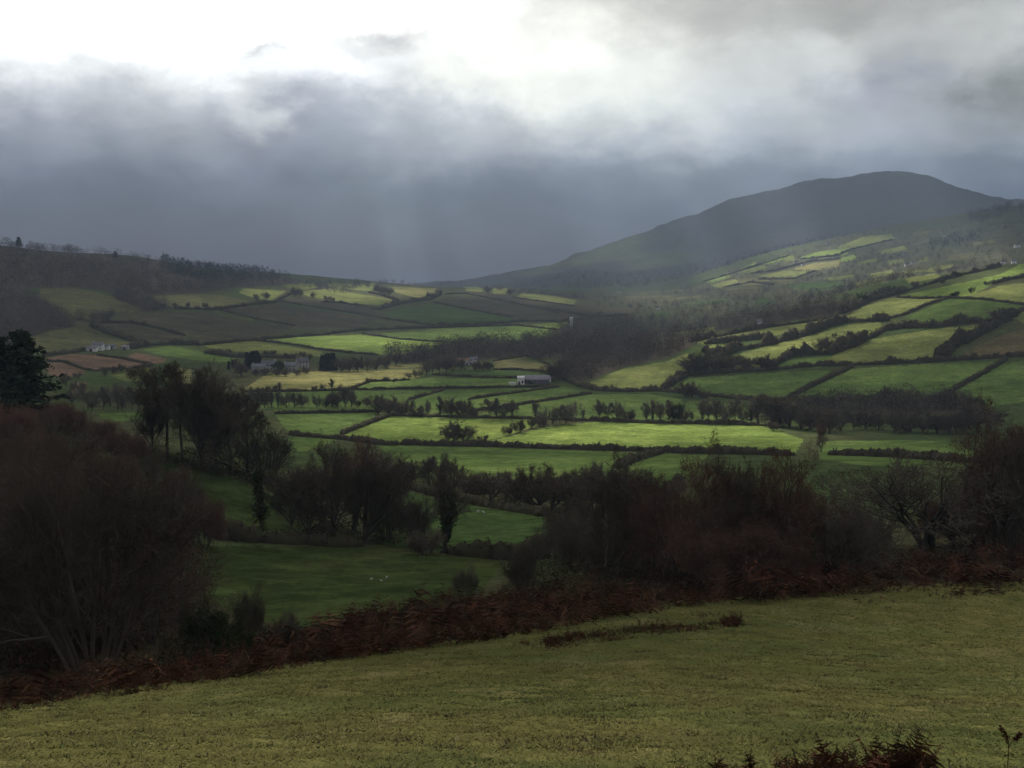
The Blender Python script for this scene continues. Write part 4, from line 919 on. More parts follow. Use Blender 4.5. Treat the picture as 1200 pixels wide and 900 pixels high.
def dock(px, py, hpx, label):
    x, y, z = hit(px, py, 8); h = hpx * y / F; rg = np.random.default_rng(77)
    o = bpy.data.objects.new('dock_plant', None); COL.objects.link(o); o.location = (x, y, z); tag(o, label, 'weed')
    P = np.array([[(0, 0, -0.05), (0.01, 0, h * 0.45), (0.0, 0, h * 0.7), (-0.04, 0, h * 0.86), (-0.11, 0, h)], [(0.005, 0, h * 0.55), (0.04, 0.01, h * 0.66), (0.08, 0, h * 0.74), (0.12, 0, h * 0.8), (0.16, 0, h * 0.86)]])
    b = Bag(); V, Q = tubes(P, np.full((2, 5), 0.006), 5); b.add(V, quads=Q, col=(0.05, 0.026, 0.018)); obj('stem', b.build('stem', [M_BRACKEN]), o)
    for p in P:
        q = np.concatenate([np.linspace(p[2], p[3], 60), np.linspace(p[3], p[4], 60)]); q = q + rg.normal(size=q.shape) * 0.016
        V, T = sprays(q, 0.035, rg, elong=1.4); b = Bag(); b.add(V, tris=T, col=(0.045, 0.020, 0.014)); obj('seed_head', b.build('seed_head', [M_BRACKEN]), o)
dock(1180, 905, 56, 'dead brown dock stem with forked seed heads at the bottom corner')

# ------------------------------------------------------------------ meadow grass
rng = np.random.default_rng(51)
n = 165000
u = rng.uniform(-0.70, 0.70, n); y = np.exp(rng.uniform(math.log(12.6), math.log(86), n))
X = u * y
ok = inside(X, y, MEADOW_W); X, y = X[ok], y[ok]; Zz = ground(X, y); n = len(X)
pat = fbm(X / 2.4, y / 2.4, 3); pat2 = fbm(X / 0.7 + 5, y / 1.0, 3); pat3 = fbm(X / 6 + 8, y / 6, 3)
hg = (0.016 + 0.022 * np.clip(pat2 + 0.3, 0, 1.2)) * rng.uniform(0.5, 1.5, n) * (1 + y / 70)
straw = np.array((0.096, 0.084, 0.034)); olive = np.array((0.081, 0.079, 0.027)); green = np.array((0.061, 0.073, 0.024)); dk = np.array((0.056, 0.046, 0.020))
c = olive + (straw - olive) * np.clip(1.1 * pat2 + 0.12 * rng.normal(size=n), 0, 1)[:, None]
c = c + (green - c) * np.clip(1.7 * pat3 + 0.1, 0, 0.9)[:, None]
dark = (pat2 < -0.5) & (pat < 0.0)
c[dark] = dk * rng.uniform(0.7, 1.4, (dark.sum(), 1)); hg[dark] *= 1.2
b = Bag()
for k in range(3):
    a = rng.uniform(0, 6.28, n); wd = 0.010 + 0.0006 * y
    bx = np.stack((X + rng.normal(size=n) * 0.04, y + rng.normal(size=n) * 0.04, Zz - 0.012), -1)
    sd = np.stack((np.cos(a), np.sin(a), 0 * a), -1) * wd[:, None]
    tip = bx + np.stack((rng.normal(size=n) * 2.6, rng.normal(size=n) * 2.6, np.ones(n)), -1) * hg[:, None]
    V = np.stack((bx - sd, bx + sd, tip), 1).reshape(-1, 3)
    b.add(V, tris=np.arange(3 * n).reshape(-1, 3), col=np.repeat(c * rng.uniform(0.9, 1.1, (n, 1)), 3, 0))
# taller tussocks and dead dark patches
nc_ = 480; u = rng.uniform(-0.54, 0.54, nc_); yc = np.exp(rng.uniform(math.log(13), math.log(80), nc_)); xc = u * yc
ok = inside(xc, yc, MEADOW_W); xc, yc = xc[ok], yc[ok]; nc_ = len(xc)
m = 60; rx = rng.uniform(0.15, 0.7, (nc_, 1)); px_ = xc[:, None] + rng.normal(size=(nc_, m)) * rx; py_ = yc[:, None] + rng.normal(size=(nc_, m)) * 0.12
px_ = px_.ravel(); py_ = py_.ravel(); pz_ = ground(px_, py_) - 0.01; nn = len(px_)
tone = np.repeat(rng.choice(3, nc_, p=[0.55, 0.25, 0.2]), m); cl = np.array([(0.040, 0.034, 0.020), (0.056, 0.064, 0.024), (0.120, 0.104, 0.052)])[tone] * rng.uniform(0.7, 1.3, (nn, 1))
hh = rng.uniform(0.025, 0.07, nn); a = rng.uniform(0, 6.28, nn); sd = np.stack((np.cos(a), np.sin(a), 0 * a), -1) * 0.022
bx = np.stack((px_, py_, pz_), -1); tip = bx + np.stack((rng.normal(size=nn) * 1.3, rng.normal(size=nn) * 1.3, np.ones(nn)), -1) * hh[:, None]
b.add(np.stack((bx - sd, bx + sd, tip), 1).reshape(-1, 3), tris=np.arange(3 * nn).reshape(-1, 3), col=np.repeat(cl, 3, 0))
tag(obj('grass', b.build('grass', [M_GRASS])), kind='stuff')

# ------------------------------------------------------------------ buildings, sheep
def quadbox(b, x0, x1, y0, y1, z0, z1):
    v = [(x0,y0,z0),(x1,y0,z0),(x1,y1,z0),(x0,y1,z0),(x0,y0,z1),(x1,y0,z1),(x1,y1,z1),(x0,y1,z1)]
    b.add(v, quads=[(0,3,2,1),(4,5,6,7),(0,1,5,4),(1,2,6,5),(2,3,7,6),(3,0,4,7)])
def house(name, label, cat, px, py, w, d, h, rh, wallm, roofm, rot=0.0, windows=(), door=None, chimneys=(), group=None, ymin=300, gable_front=False, sink=0.5):
    """long side faces the camera unless turned; base at px,py"""
    x, y, z = hit(px, py, ymin); w *= 0.85
    windows = [(a * 0.85, b_, c_ * 0.9, d_) for a, b_, c_, d_ in windows]; chimneys = [c_ * 0.85 for c_ in chimneys]
    o = bpy.data.objects.new(name, None); COL.objects.link(o); o.location = (x, y, z - 0.1); o.rotation_euler = (0, 0, rot)
    tag(o, label, cat, group)
    b = Bag()
    v = [(-w/2,-d/2,-sink*2),(w/2,-d/2,-sink*2),(w/2,d/2,-sink*2),(-w/2,d/2,-sink*2),(-w/2,-d/2,h),(w/2,-d/2,h),(w/2,d/2,h),(-w/2,d/2,h),(-w/2,0,h+rh),(w/2,0,h+rh)]
    b.add(v, quads=[(0,1,5,4),(2,3,7,6),(3,0,4,7),(1,2,6,5)], tris=[(4,8,7),(5,6,9)])
    obj('wall', b.build('wall', [wallm]), o)
    e = 0.35; t = 0.18; sl = rh / (d / 2)
    b = Bag()
    for s in (-1, 1):
        yo = s * (d / 2 + e); zo = h - e * sl
        v = [(-w/2-e,yo,zo+.02),(w/2+e,yo,zo+.02),(w/2+e,0,h+rh+.02),(-w/2-e,0,h+rh+.02),(-w/2-e,yo,zo+t),(w/2+e,yo,zo+t),(w/2+e,0,h+rh+t),(-w/2-e,0,h+rh+t)]
        b.add(v, quads=[(0,3,2,1),(4,5,6,7),(0,1,5,4),(1,2,6,5),(3,0,4,7)])
    ro = obj('roof', b.build('roof', [roofm]), o)
    for cx in chimneys:
        b = Bag(); quadbox(b, cx-.45, cx+.45, -.45, .45, h+rh-.5, h+rh+1.3); obj('chimney', b.build('chimney', [M_STONE]), ro)
    for wx, wz, ww, wh in windows:
        b = Bag(); quadbox(b, wx-ww/2, wx+ww/2, -d/2-.03, -d/2+.05, wz, wz+wh); wo = obj('window', b.build('window', [M_GLASS]), o)
        b = Bag(); quadbox(b, wx-ww/2-.1, wx+ww/2+.1, -d/2-.12, -d/2-.002, wz-.14, wz-.02); obj('sill', b.build('sill', [M_STONE]), wo)
    if door:
        b = Bag(); quadbox(b, door[0]-door[1]/2, door[0]+door[1]/2, -d/2-.04, -d/2+.05, 0, door[2]); obj('door', b.build('door', [M_GLASS]), o)
    return o
HW = [(-3.2, 0.9, 1.1, 1.3), (3.2, 0.9, 1.1, 1.3), (-3.2, 3.5, 1.0, 1.1), (0, 3.5, 1.0, 1.1), (3.2, 3.5, 1.0, 1.1)]
g = 'buildings of the white farm over the brown fields'
house('farmhouse', 'white farmhouse with slate roof over the bare brown fields', 'house', 115, 410, 13, 7, 5.2, 2.6, M_WHITE, M_SLATE, 0.15, HW, (0, 1, 2.1), (-5, 5), g)
house('barn', 'long low white barn just left of the white farmhouse', 'barn', 107.5, 411.5, 12, 7, 3.2, 1.6, M_WHITE, M_TIN, 0.1, (), (0, 3, 2.6), (), g)
house('barn', 'small white barn right of the white farmhouse', 'barn', 124, 409.5, 9, 6, 3.4, 1.8, M_WHITE, M_SLATE, -0.2, [(2, 1.2, 1, 1)], (-2, 2.4, 2.4), (), g)
house('barn', 'grey barn farthest right at the white farm', 'barn', 131, 409, 9, 6, 3.2, 1.8, M_STONE, M_SLATE, 0.1, (), (0, 2.4, 2.4), (), g)
house('barn', 'separate small grey shed past the white farm', 'barn', 147, 409.5, 8, 6, 3, 1.6, M_STONE, M_TIN, 0.0, (), (0, 2.4, 2.4), (), g)
g = 'houses of the hamlet'
house('stone_house', 'grey stone house with pale front among hamlet conifers', 'house', 303, 436, 13, 8, 4.4, 2.8, M_STONE, M_SLATE, 0.2, HW[:2], (0, 1, 2), (-5,), g)
house('stone_house', 'long grey roofed house in the middle of the hamlet', 'house', 316, 433.5, 16, 8, 4.6, 3.4, M_STONE, M_SLATE, -0.1, HW, (0, 1, 2), (6,), g)
house('stone_house', 'gabled stone cottage right of the dark evergreen bush', 'house', 341, 434, 12, 8, 4.2, 2.8, M_STONE, M_SLATE, 0.05, HW, (0, 1, 2), (-6, 6), g)
house('stone_house', 'tall grey house behind the hamlet cottages', 'house', 354, 430, 12, 9, 4.8, 3.2, M_STONE, M_SLATE, 0.5, HW, (0, 1, 2), (0,), g)
g = 'buildings of the valley farm'
house('farm_shed', 'long dark farm shed with weathered tin roof beside the hedge junction', 'shed', 628, 449, 24, 13, 3.4, 2.8, M_SLATE, M_TIN, 0.03, (), (-4, 4, 3), (), g)
house('farm_shed', 'white gabled farm building joined to the long dark shed', 'shed', 610.5, 450, 6, 9, 5.0, 1.2, M_WHITE, M_WHITE, 0.0, [(1.3, 1.0, 1.6, 2.2)], (-1.2, 1.4, 2.6), (), g)
house('trailer', 'low white trailer parked left of the white farm building', 'trailer', 600.5, 450.8, 6.5, 2.6, 1.7, 0.2, M_WHITE, M_WHITE, 0.0, (), None, (), g, sink=0.05)
house('farm_shed', 'small pale shed at the right end of the dark farm shed', 'shed', 643, 447.5, 4, 4, 3.0, 1.2, M_WHITE, M_TIN, 0.0, (), (0, 1.2, 2), (), g)
house('trailer', 'white covered trailer standing alone on the brown bank', 'trailer', 668.5, 446, 5.2, 2.4, 1.4, 0.5, M_WHITE, M_WHITE, 0.1, (), None, (), g, sink=0.05)
g = 'farm buildings under the valley wood'
house('farm_shed', 'rusty roofed barn under the valley wood', 'barn', 541, 427, 18, 9, 3.6, 2.4, M_STONE, M_RUST, 0.1, (), (0, 3, 3), (), g)
house('farmhouse', 'small white house under the valley wood', 'house', 555, 427, 8, 6, 4.6, 2.2, M_WHITE, M_SLATE, 0.3, HW[2:3], (0, 1, 2), (3,), g)
house('farm_shed', 'low white shed between the rusty barn and white house', 'shed', 547.5, 428, 8, 5, 2.6, 1.2, M_WHITE, M_TIN, 0, (), (0, 2, 2), (), g)
house('church_tower', 'slim white tower standing against the pale wood', 'tower', 669.5, 383, 4.6, 4.6, 14, 1.6, M_WHITE, M_WHITE, 0.3, [(0, 9, 0.8, 1.6)], (0, 1.2, 2.2), (), None)
g = 'white houses on the far hillside'
for lab, px, py, w, wm in [
 ('white house nearest the bright upper field corner', 1175.5, 309.5, 8, M_WHITE), ('white house at the trees right of the bright field corner', 1188, 309, 9, M_WHITE), ('larger white house high in the hillside trees', 1192, 290, 14, M_WHITE),
 ('small white house on the dark wooded hillside', 1107, 278, 9, M_WHITE), ('pale house above the scattered hillside strips', 1060, 299, 14, M_STONE), ('small white house among the mid hillside trees', 1069, 309.5, 8, M_WHITE),
 ('tiny white house below the mid hillside trees', 1062, 312, 7, M_WHITE), ('white house beside the golden field', 941, 311.5, 11, M_WHITE), ('pale house at the top of the lit far hillside', 932, 308, 12, M_WHITE),
 ('pale grey house on the hillside skyline edge', 970, 287, 14, M_STONE), ('white cottage far down the valley', 772, 363, 9, M_WHITE), ('small pale house beside the far grey slope', 738, 360, 9, M_STONE),
 ('pale cottage among the ridge trees above the strip fields', 890, 382, 6, M_WHITE), ('white house far off under the dark mountain wood', 726, 343, 14, M_WHITE)]:
    house('cottage', lab, 'house', px, py, w, 7, 4.6, 2.6, wm, M_SLATE, random.uniform(-0.4, 0.4), HW[2:4], (0, 1, 2), (w / 2 - 1,), g, ymin=900)

def sheep_mesh():
    vs = [(0,0,.62),(.32,0,.66),(-.34,0,.63),(.52,0,.86),(.70,0,.92),(.86,0,.84), (.26,.14,.42),(.28,.15,.0),(.26,-.14,.42),(.28,-.15,.0),(-.30,.15,.44),(-.32,.15,.0),(-.30,-.15,.44),(-.32,-.15,.0),(-.50,0,.5)]
    rs = [.31,.28,.29,.15,.12,.07,.08,.045,.08,.045,.09,.045,.09,.045,.05]
    es = [(0,1),(0,2),(1,3),(3,4),(4,5),(1,6),(6,7),(1,8),(8,9),(2,10),(10,11),(2,12),(12,13),(2,14)]
    me = bpy.data.meshes.new('sheep'); me.from_pydata(vs, es, []); me.materials.append(M_WOOL)
    o = bpy.data.objects.new('sheep_form', me); COL.objects.link(o)
    sk = o.modifiers.new('skin', 'SKIN')
    for v, r in zip(me.skin_vertices[0].data, rs): v.radius = (r, r)
    me.skin_vertices[0].data[0].use_root = True
    o.modifiers.new('sub', 'SUBSURF').levels = 2
    o.modifiers['sub'].render_levels = 2
    dg = bpy.context.evaluated_depsgraph_get(); out = bpy.data.meshes.new_from_object(o.evaluated_get(dg)); out.name = 'sheep'
    bpy.data.objects.remove(o)
    for p in out.polygons:
        p.use_smooth = True
    return out
SH = sheep_mesh()
for lab, px, py, rz in [('white sheep grazing at the brow of the small sloping field, first of a pair', 560, 601, 0.3), ('white sheep grazing at the brow of the small sloping field, second of a pair', 566.5, 602, 2.6),
                        ('white sheep on the lower green field, leftmost of three', 435, 680, 0.2), ('white sheep on the lower green field, middle of three', 447, 682, 2.9), ('white sheep on the lower green field, rightmost of three', 453, 678, 1.0),
                        ('white sheep alone on the green hilltop near the tall trees', 158, 520, 0.5)]:
    x, y, z = hit(px, py, 100)
    o = obj('sheep', SH, loc=(x, y, z)); o.rotation_euler = (0, 0, rz); o.scale = (0.6,) * 3 if y > 180 else (0.3,) * 3; tag(o, lab, 'sheep', 'sheep grazing')

# ------------------------------------------------------------------ clouds: an added deck out of view, gaps shaped to put sun on chosen ground
LIGHT = [  # chosen spots where the shaped gaps let the sun down: point, reach, how much gets through
 (790,502,175,9,1),(700,513,150,9,0.837),(610,512,55,9,0.54),(480,498,90,16,0.54),(400,446,90,10,0.837),(470,434,45,7,0.837),
 (420,401,95,11,0.648),(560,392,60,7,0.54),(632,388,34,7,.6),(420,343,95,10,0.81),(310,343,35,7,0.6075),(640,350,42,7,.4),
 (230,352,50,7,0.3375),(690,300,85,26,.34),(630,322,50,8,0.16),(900,235,120,16,0.06),(745,440,62,16,0.7425),(880,405,120,16,0.675),(1010,385,80,20,0.54),(1155,322,55,10,1),(1050,358,60,10,0.81),
 (1170,342,50,8,0.81),(945,305,62,20,1),(860,325,45,10,1),(1010,283,45,7,0.7425),(1060,320,70,14,0.6075),(1110,290,100,24,0.378),(110,310,170,30,0.1),(1165,302,45,10,0.675),
 (605,430,50,9,0.567),(560,475,150,11,0.459),(1010,524,60,9,0.486),(720,478,60,9,0.405),(910,510,45,9,0.7425),(1080,440,90,14,0.16),(870,450,80,10,0.14),
 (600,612,60,14,0.1),(200,410,60,9,0.3375),(560,342,50,6,0.4725),(370,498,60,12,0.432),(800,355,100,20,.5),(950,342,90,16,.45),(330,470,70,16,.2),(560,545,170,13,.34),(945,305,70,26,1.0)]
def sunlit(px, py):
    v = np.full(np.shape(px), 0.03)
    for cx, cy, rx, ry, a in LIGHT:
        r2 = ((px - cx) / rx) ** 2 + ((py - cy) / ry) ** 2
        v = np.maximum(v, a * np.exp(-r2 ** 1.6))
    return v
ri = np.arange(40, len(Yr), 7); ci = np.arange(0, len(Uc), 6)
CX, CY, CZ = Xg[np.ix_(ri, ci)], Yg[np.ix_(ri, ci)], Zg[np.ix_(ri, ci)]
cpx, cpy = to_pix(CX, CY, CZ)
wx = 14 * fbm(cpx / 60, cpy / 22, 3); wy = 5 * fbm(cpx / 60 + 31, cpy / 22, 3)
through = np.clip(sunlit(cpx + wx, cpy + wy), 0, 1)
hidden = (Smax - Sg)[np.ix_(ri, ci)] > 0.0035     # deck kept closed over ground behind the ridges, against beams in the haze
through = np.where(hidden & (CY > 1200), 0.03, through)
wisp = fbm(CX / 300, CY / 300, 4)
through = np.clip(through * (1 + 0.35 * wisp), 0, 1)
# the deck is thinned over the foreground slope to brighten it
thin = np.clip((130 - CY) / 60, 0, 1) * 0.05
through = np.clip(np.maximum(through, thin), 0, 1)
def lift(h):
    k = (h - CZ) / SUND[2]
    return np.stack((CX + k * SUND[0], CY + k * SUND[1], np.broadcast_to(h, CX.shape) + 0 * CX), -1)
lumps = fbm(CX / 900, CY / 900, 5)
lo = lift(3500.0 + 90 * lumps); hi = lift(3800.0 + 160 * fbm(CX / 700 + 5, CY / 700, 5))
nr, nc = CX.shape
ii = np.arange(nr * nc).reshape(nr, nc)
qlo = np.stack((ii[:-1, :-1], ii[:-1, 1:], ii[1:, 1:], ii[1:, :-1]), -1).reshape(-1, 4)
qhi = qlo[:, ::-1] + nr * nc
rim = np.concatenate((ii[0, :], ii[1:, -1], ii[-1, -2::-1], ii[-2:0:-1, 0])); rim2 = np.roll(rim, -1)
qs = np.stack((rim, rim2, rim2 + nr * nc, rim + nr * nc), -1)
me = mesh_of('shade_clouds', np.concatenate((lo.reshape(-1, 3), hi.reshape(-1, 3))), [np.concatenate((qlo, qhi, qs))],
             np.repeat(np.concatenate((through.ravel(), through.ravel()))[:, None], 3, 1), True, cname='sun_through')
m = bpy.data.materials.new('shade_cloud_sheet'); m.use_nodes = True; t = m.node_tree; t.nodes.clear()
out = N(t, 'ShaderNodeOutputMaterial'); at = N(t, 'ShaderNodeAttribute', attribute_name='sun_through')
sq = N(t, 'ShaderNodeMath', operation='SQRT'); t.links.new(at.outputs['Fac'], sq.inputs[0])
tr = N(t, 'ShaderNodeBsdfTransparent'); tl = N(t, 'ShaderNodeBsdfTranslucent'); tl.inputs['Color'].default_value = (0.86, 0.87, 0.88, 1)
df = N(t, 'ShaderNodeBsdfDiffuse'); df.inputs['Color'].default_value = (0.86, 0.87, 0.88, 1)
m1 = N(t, 'ShaderNodeMixShader'); m1.inputs[0].default_value = 0.25; t.links.new(tl.outputs[0], m1.inputs[1]); t.links.new(df.outputs[0], m1.inputs[2])
m2 = N(t, 'ShaderNodeMixShader'); t.links.new(sq.outputs[0], m2.inputs[0]); t.links.new(m1.outputs[0], m2.inputs[1]); t.links.new(tr.outputs[0], m2.inputs[2])
t.links.new(m2.outputs[0], out.inputs['Surface'])
me.materials.append(m)
tag(obj('shade_clouds', me), kind='stuff')

# ------------------------------------------------------------------ air
def box(name, lo, hi):
    (a, b, c), (d, e, f) = lo, hi
    v = [(a,b,c),(d,b,c),(d,e,c),(a,e,c),(a,b,f),(d,b,f),(d,e,f),(a,e,f)]
    return mesh_of(name, v, [[(0,3,2,1),(4,5,6,7),(0,1,5,4),(1,2,6,5),(2,3,7,6),(3,0,4,7)]])
me = box('haze', (-8200, -90, float(Zg.min()) - 1.0), (8200, 8900, max(40.0, float(Zg.max())) + 25))
m = bpy.data.materials.new('damp_air'); m.use_nodes = True; t = m.node_tree; t.nodes.clear()
out = N(t, 'ShaderNodeOutputMaterial'); pv = N(t, 'ShaderNodeVolumePrincipled')
pv.inputs['Color'].default_value = (0.62, 0.78, 1.0, 1); pv.inputs['Density'].default_value = 0.000084
pv.inputs['Anisotropy'].default_value = -0.1
t.links.new(pv.outputs[0], out.inputs['Volume'])
me.materials.append(m)
tag(obj('haze', me), kind='stuff')

# ------------------------------------------------------------------ sky
W = bpy.data.worlds.new('World'); SC.world = W; W.use_nodes = True
t = W.node_tree; t.nodes.clear()
def link(a, b): t.links.new(a, b)
def M(op, a, b=None, c=None, clamp=False):
    n = N(t, 'ShaderNodeMath', operation=op); n.use_clamp = clamp
    for i, v in enumerate((a, b, c)):
        if v is None: continue
        if isinstance(v, (int, float)): n.inputs[i].default_value = v
        else: link(v, n.inputs[i])
    return n.outputs[0]
def VM(op, a, b=None, s=None):
    n = N(t, 'ShaderNodeVectorMath', operation=op)
    for i, v in enumerate((a, b)):
        if v is None: continue
        if isinstance(v, tuple): n.inputs[i].default_value = v
        else: link(v, n.inputs[i])
    if s is not None:
        if isinstance(s, (int, float)): n.inputs['Scale'].default_value = s
        else: link(s, n.inputs['Scale'])
    return n.outputs['Value'] if op in ('DOT_PRODUCT', 'LENGTH') else n.outputs['Vector']
tc = N(t, 'ShaderNodeTexCoord'); D = VM('NORMALIZE', tc.outputs['Generated'])
sx = N(t, 'ShaderNodeSeparateXYZ'); link(D, sx.inputs[0])
az0 = M('ARCTAN2', sx.outputs['X'], sx.outputs['Y']); el0 = M('ARCSINE', sx.outputs['Z'])
def noise(scale, detail, vec, rough=0.6, dist=0.0):
    n = N(t, 'ShaderNodeTexNoise'); n.inputs['Scale'].default_value = scale; n.inputs['Detail'].default_value = detail
    n.inputs['Roughness'].default_value = rough; n.inputs['Distortion'].default_value = dist
    link(vec, n.inputs['Vector']); return n
stretch = VM('MULTIPLY', D, (1.0, 1.0, 1.7))
w1 = noise(9, 7, stretch, 0.62); w1s = N(t, 'ShaderNodeSeparateColor'); link(w1.outputs['Color'], w1s.inputs[0])
w3 = noise(26, 9, stretch, 0.68); w3s = N(t, 'ShaderNodeSeparateColor'); link(w3.outputs['Color'], w3s.inputs[0])
az = M('ADD', M('ADD', az0, M('MULTIPLY', M('SUBTRACT', w3s.outputs[0], 0.5), 0.075)), M('MULTIPLY', M('SUBTRACT', w1s.outputs[0], 0.5), 0.16))
el = M('ADD', M('ADD', el0, M('MULTIPLY', M('SUBTRACT', w3s.outputs[1], 0.5), 0.042)), M('MULTIPLY', M('SUBTRACT', w1s.outputs[1], 0.5), 0.06))
def ang(px, py):
    u, s = pix(px, py); return math.atan2(float(u), 1), math.atan(float(s) / math.sqrt(1 + float(u) ** 2))
def ramp(fac, stops):
    r = N(t, 'ShaderNodeValToRGB'); e = r.color_ramp.elements
    while len(e) < len(stops): e.new(0.5)
    for k, (p, c) in zip(e, stops): k.position = p; k.color = (*c, 1)
    link(fac, r.inputs[0]); return r.outputs['Color']
def lin(r, g, b): return tuple((c / 255 / 12.92 if c <= 10 else ((c / 255 + 0.055) / 1.055) ** 2.4) for c in (r, g, b))
def elp(py): return ang(600, py)[1]
TOP = math.radians(30)
def st(py, c): return (max(0.0, elp(py) / TOP), c)
SKY_L = [(0, lin(58,72,96)), st(290, lin(60,73,97)), st(250, lin(76,88,112)), st(205, lin(118,125,141)), st(165, lin(148,152,161)), st(132, lin(178,180,184)), st(112, lin(208,208,208)), st(86, (1.0,1.0,0.98)), st(50, (1.35,1.33,1.24)), st(-60, (1.4,1.39,1.34)), (1, (0.72,0.73,0.75))]
SKY_R = [(0, lin(62,76,97)), st(290, lin(64,78,100)), st(245, lin(82,95,116)), st(200, lin(126,133,145)), st(165, lin(163,167,173)), st(130, lin(188,190,190)), st(80, lin(202,201,196)), st(40, lin(198,196,189)), st(0, lin(165,164,160)), st(-80, (0.45,0.45,0.45)), (1, (0.66,0.67,0.69))]
elf = M('DIVIDE', el, TOP, clamp=True)
mixlr = N(t, 'ShaderNodeMapRange', interpolation_type='SMOOTHSTEP')
mixlr.inputs['From Min'].default_value = ang(480, 100)[0]; mixlr.inputs['From Max'].default_value = ang(760, 100)[0]
link(az, mixlr.inputs['Value'])
def mixc(f, a, b):
    n = N(t, 'ShaderNodeMix', data_type='RGBA')
    if isinstance(f, (int, float)): n.inputs[0].default_value = f
    else: link(f, n.inputs[0])
    for i, v in ((6, a), (7, b)):
        if isinstance(v, tuple): n.inputs[i].default_value = (*v, 1)
        else: link(v, n.inputs[i])
    return n.outputs[2]
cur = mixc(mixlr.outputs[0], ramp(elf, SKY_L), ramp(elf, SKY_R))
BLOBS = [  # cloud masses by direction: centre, reach, colour, how dense
 (450,52,62,17,lin(190,190,190),.95),(300,70,34,9,lin(196,196,196),.9),(395,62,25,8,lin(205,205,204),.5),
 (560,105,90,38,lin(236,236,228),.75),(640,60,110,45,lin(248,248,240),.85),(745,105,70,42,lin(226,225,212),.55),(690,95,30,16,lin(170,170,172),.5),(820,140,30,30,lin(196,195,190),.45),(700,150,40,18,lin(190,190,186),.4),
 (1090,60,140,60,lin(156,155,150),.5),(1172,112,60,40,lin(104,104,98),.95),(1052,98,52,46,lin(126,127,140),.9),(1110,60,40,30,lin(170,168,162),.6),(1010,140,90,30,lin(158,158,160),.5),
 (890,70,130,50,lin(190,189,184),.7),(960,12,220,26,lin(142,141,135),.75),(760,10,130,22,lin(196,194,186),.5),
 (880,205,90,20,lin(96,104,116),.7),(1180,195,70,22,lin(98,104,116),.6),(760,215,90,22,lin(104,109,121),.6),(620,240,80,40,lin(88,94,108),.5),
 (150,135,90,36,lin(192,193,194),.6),(520,150,110,46,lin(198,199,200),.6),(390,145,80,50,lin(150,153,163),.45),(660,70,120,60,lin(252,250,236),.55),(250,200,160,50,lin(122,128,142),.3),(300,250,160,40,lin(82,92,110),.5),(500,235,100,34,lin(80,94,114),.6),(130,85,60,10,lin(225,225,222),.5),(560,90,70,22,lin(255,254,242),.7),(640,105,60,20,lin(240,238,226),.6),(60,150,60,24,lin(132,133,142),.6),(215,165,60,34,lin(140,142,146),.5),(292,138,24,28,lin(214,214,208),.7),(290,185,40,30,lin(106,107,122),.5),
 (60,230,110,60,lin(80,84,100),.6),(420,170,50,45,lin(118,124,134),.5),(350,150,40,30,lin(122,124,136),.5),(500,170,50,50,lin(138,142,150),.55),(580,160,40,30,lin(160,161,165),.45),
 (430,240,70,40,lin(84,93,106),.5),(560,250,60,30,lin(76,86,102),.5),(330,240,60,40,lin(90,96,110),.5)]
for bx, by, rx, ry, c, a in BLOBS:
    ca, ce = ang(bx, by)
    dx = M('MULTIPLY', M('SUBTRACT', az, ca), F / rx); dy = M('MULTIPLY', M('SUBTRACT', el, ce), F / ry)
    r2 = M('ADD', M('MULTIPLY', dx, dx), M('MULTIPLY', dy, dy))
    g = M('MULTIPLY', M('POWER', 2.718, M('MULTIPLY', r2, -1.0)), a)
    cur = mixc(g, cur, c)
# shafts of rain under the cloud, and fine cloud texture
sh = N(t, 'ShaderNodeCombineXYZ'); link(M('ADD', M('MULTIPLY', az0, 9.0), M('MULTIPLY', el0, 5.0)), sh.inputs[0]); link(M('MULTIPLY', el0, 1.5), sh.inputs[1])
sn = noise(1.6, 4, sh.outputs[0], 0.5)
w2 = noise(14, 8, stretch, 0.6, 0.4)
tex = M('ADD', 1.0, M('ADD', M('MULTIPLY', M('SUBTRACT', sn.outputs['Fac'], 0.5), 0.34), M('MULTIPLY', M('SUBTRACT', w2.outputs['Fac'], 0.5), 0.62)))
cur = VM('SCALE', cur, s=tex)
cur = mixc(M('MULTIPLY', M('SUBTRACT', 1.0, elf), 1.0, clamp=True), VM('MULTIPLY', cur, (1.06, 1.0, 0.86)), VM('MULTIPLY', cur, (0.92, 1.0, 1.11)))
# the damp air in front of the low sky takes light away: the cloud behind it is that much brighter
g_ = lambda v: (v / 1.5,) * 3
cur = VM('SCALE', VM('MULTIPLY', cur, ramp(elf, [(0, g_(0.95)), (0.08, g_(1.0)), (0.18, g_(1.36)), (0.29, g_(1.5)), (0.40, g_(1.4)), (0.55, g_(1.15)), (1, g_(1.0))])), s=1.5)
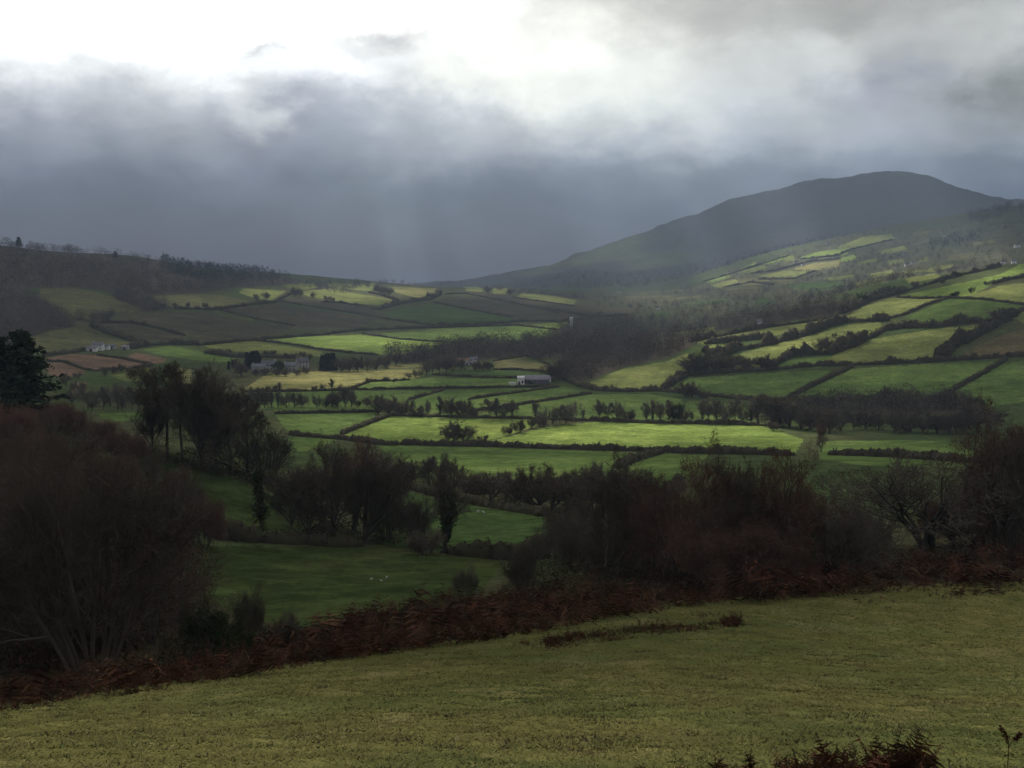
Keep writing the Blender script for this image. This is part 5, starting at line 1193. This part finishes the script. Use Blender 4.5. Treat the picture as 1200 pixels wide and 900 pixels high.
# the rest of the sky, beside and behind: plain overcast
back = N(t, 'ShaderNodeMapRange', interpolation_type='SMOOTHSTEP'); back.inputs['From Min'].default_value = 0.75; back.inputs['From Max'].default_value = 1.3
link(M('ABSOLUTE', az0), back.inputs['Value'])
over = ramp(M('DIVIDE', el0, math.pi / 2, clamp=True), [(0, (0.22,0.235,0.26)), (0.35, (0.46,0.475,0.50)), (1, (0.66,0.675,0.70))])
cur = mixc(back.outputs[0], cur, over)
SKYSTR = 0.1
cur = VM('SCALE', cur, s=SKY_GAIN / SKYSTR / 2 ** EXPO)
sky = N(t, 'ShaderNodeTexSky', sky_type='NISHITA'); sky.sun_disc = False
sky.sun_elevation = SUN_EL; sky.sun_rotation = SUN_AZ; sky.air_density = 1.0; sky.dust_density = 1.5
cov = mixc(0.965, sky.outputs[0], cur)
bg = N(t, 'ShaderNodeBackground'); bg.inputs['Strength'].default_value = SKYSTR
link(cov, bg.inputs['Color'])
wo = N(t, 'ShaderNodeOutputWorld'); link(bg.outputs[0], wo.inputs['Surface'])
W.cycles.sampling_method = 'MANUAL'; W.cycles.sample_map_resolution = 512

# ------------------------------------------------------------------ sun, camera, render settings
sl = bpy.data.lights.new('sun', 'SUN'); sl.energy = 5.0; sl.angle = math.radians(0.5); sl.color = (1.0, 0.95, 0.86)
so = bpy.data.objects.new('sun', sl); COL.objects.link(so)
so.rotation_euler = Vector(SUND).to_track_quat('Z', 'Y').to_euler(); so.location = Vector(SUND) * 6000
cd = bpy.data.cameras.new('camera'); co = bpy.data.objects.new('camera', cd); COL.objects.link(co)
cd.sensor_fit = 'HORIZONTAL'; cd.sensor_width = 36; cd.lens = 36 * F / 1200; cd.clip_start = 0.1; cd.clip_end = 60000
co.rotation_euler = (math.pi / 2 - TILT, 0, 0)
SC.camera = co
SC.view_settings.view_transform = 'Standard'; SC.view_settings.look = 'None'; SC.view_settings.gamma = 1; SC.view_settings.exposure = EXPO
SC.view_settings.use_curve_mapping = False
SC.render.engine = 'CYCLES'
cy = SC.cycles
cy.use_denoising = True; cy.denoiser = 'OPENIMAGEDENOISE'
cy.max_bounces = 6; cy.diffuse_bounces = 3; cy.glossy_bounces = 1; cy.transmission_bounces = 3; cy.transparent_max_bounces = 12; cy.volume_bounces = 0
cy.caustics_reflective = False; cy.caustics_refractive = False
cy.use_adaptive_sampling = True; cy.adaptive_threshold = 0.02
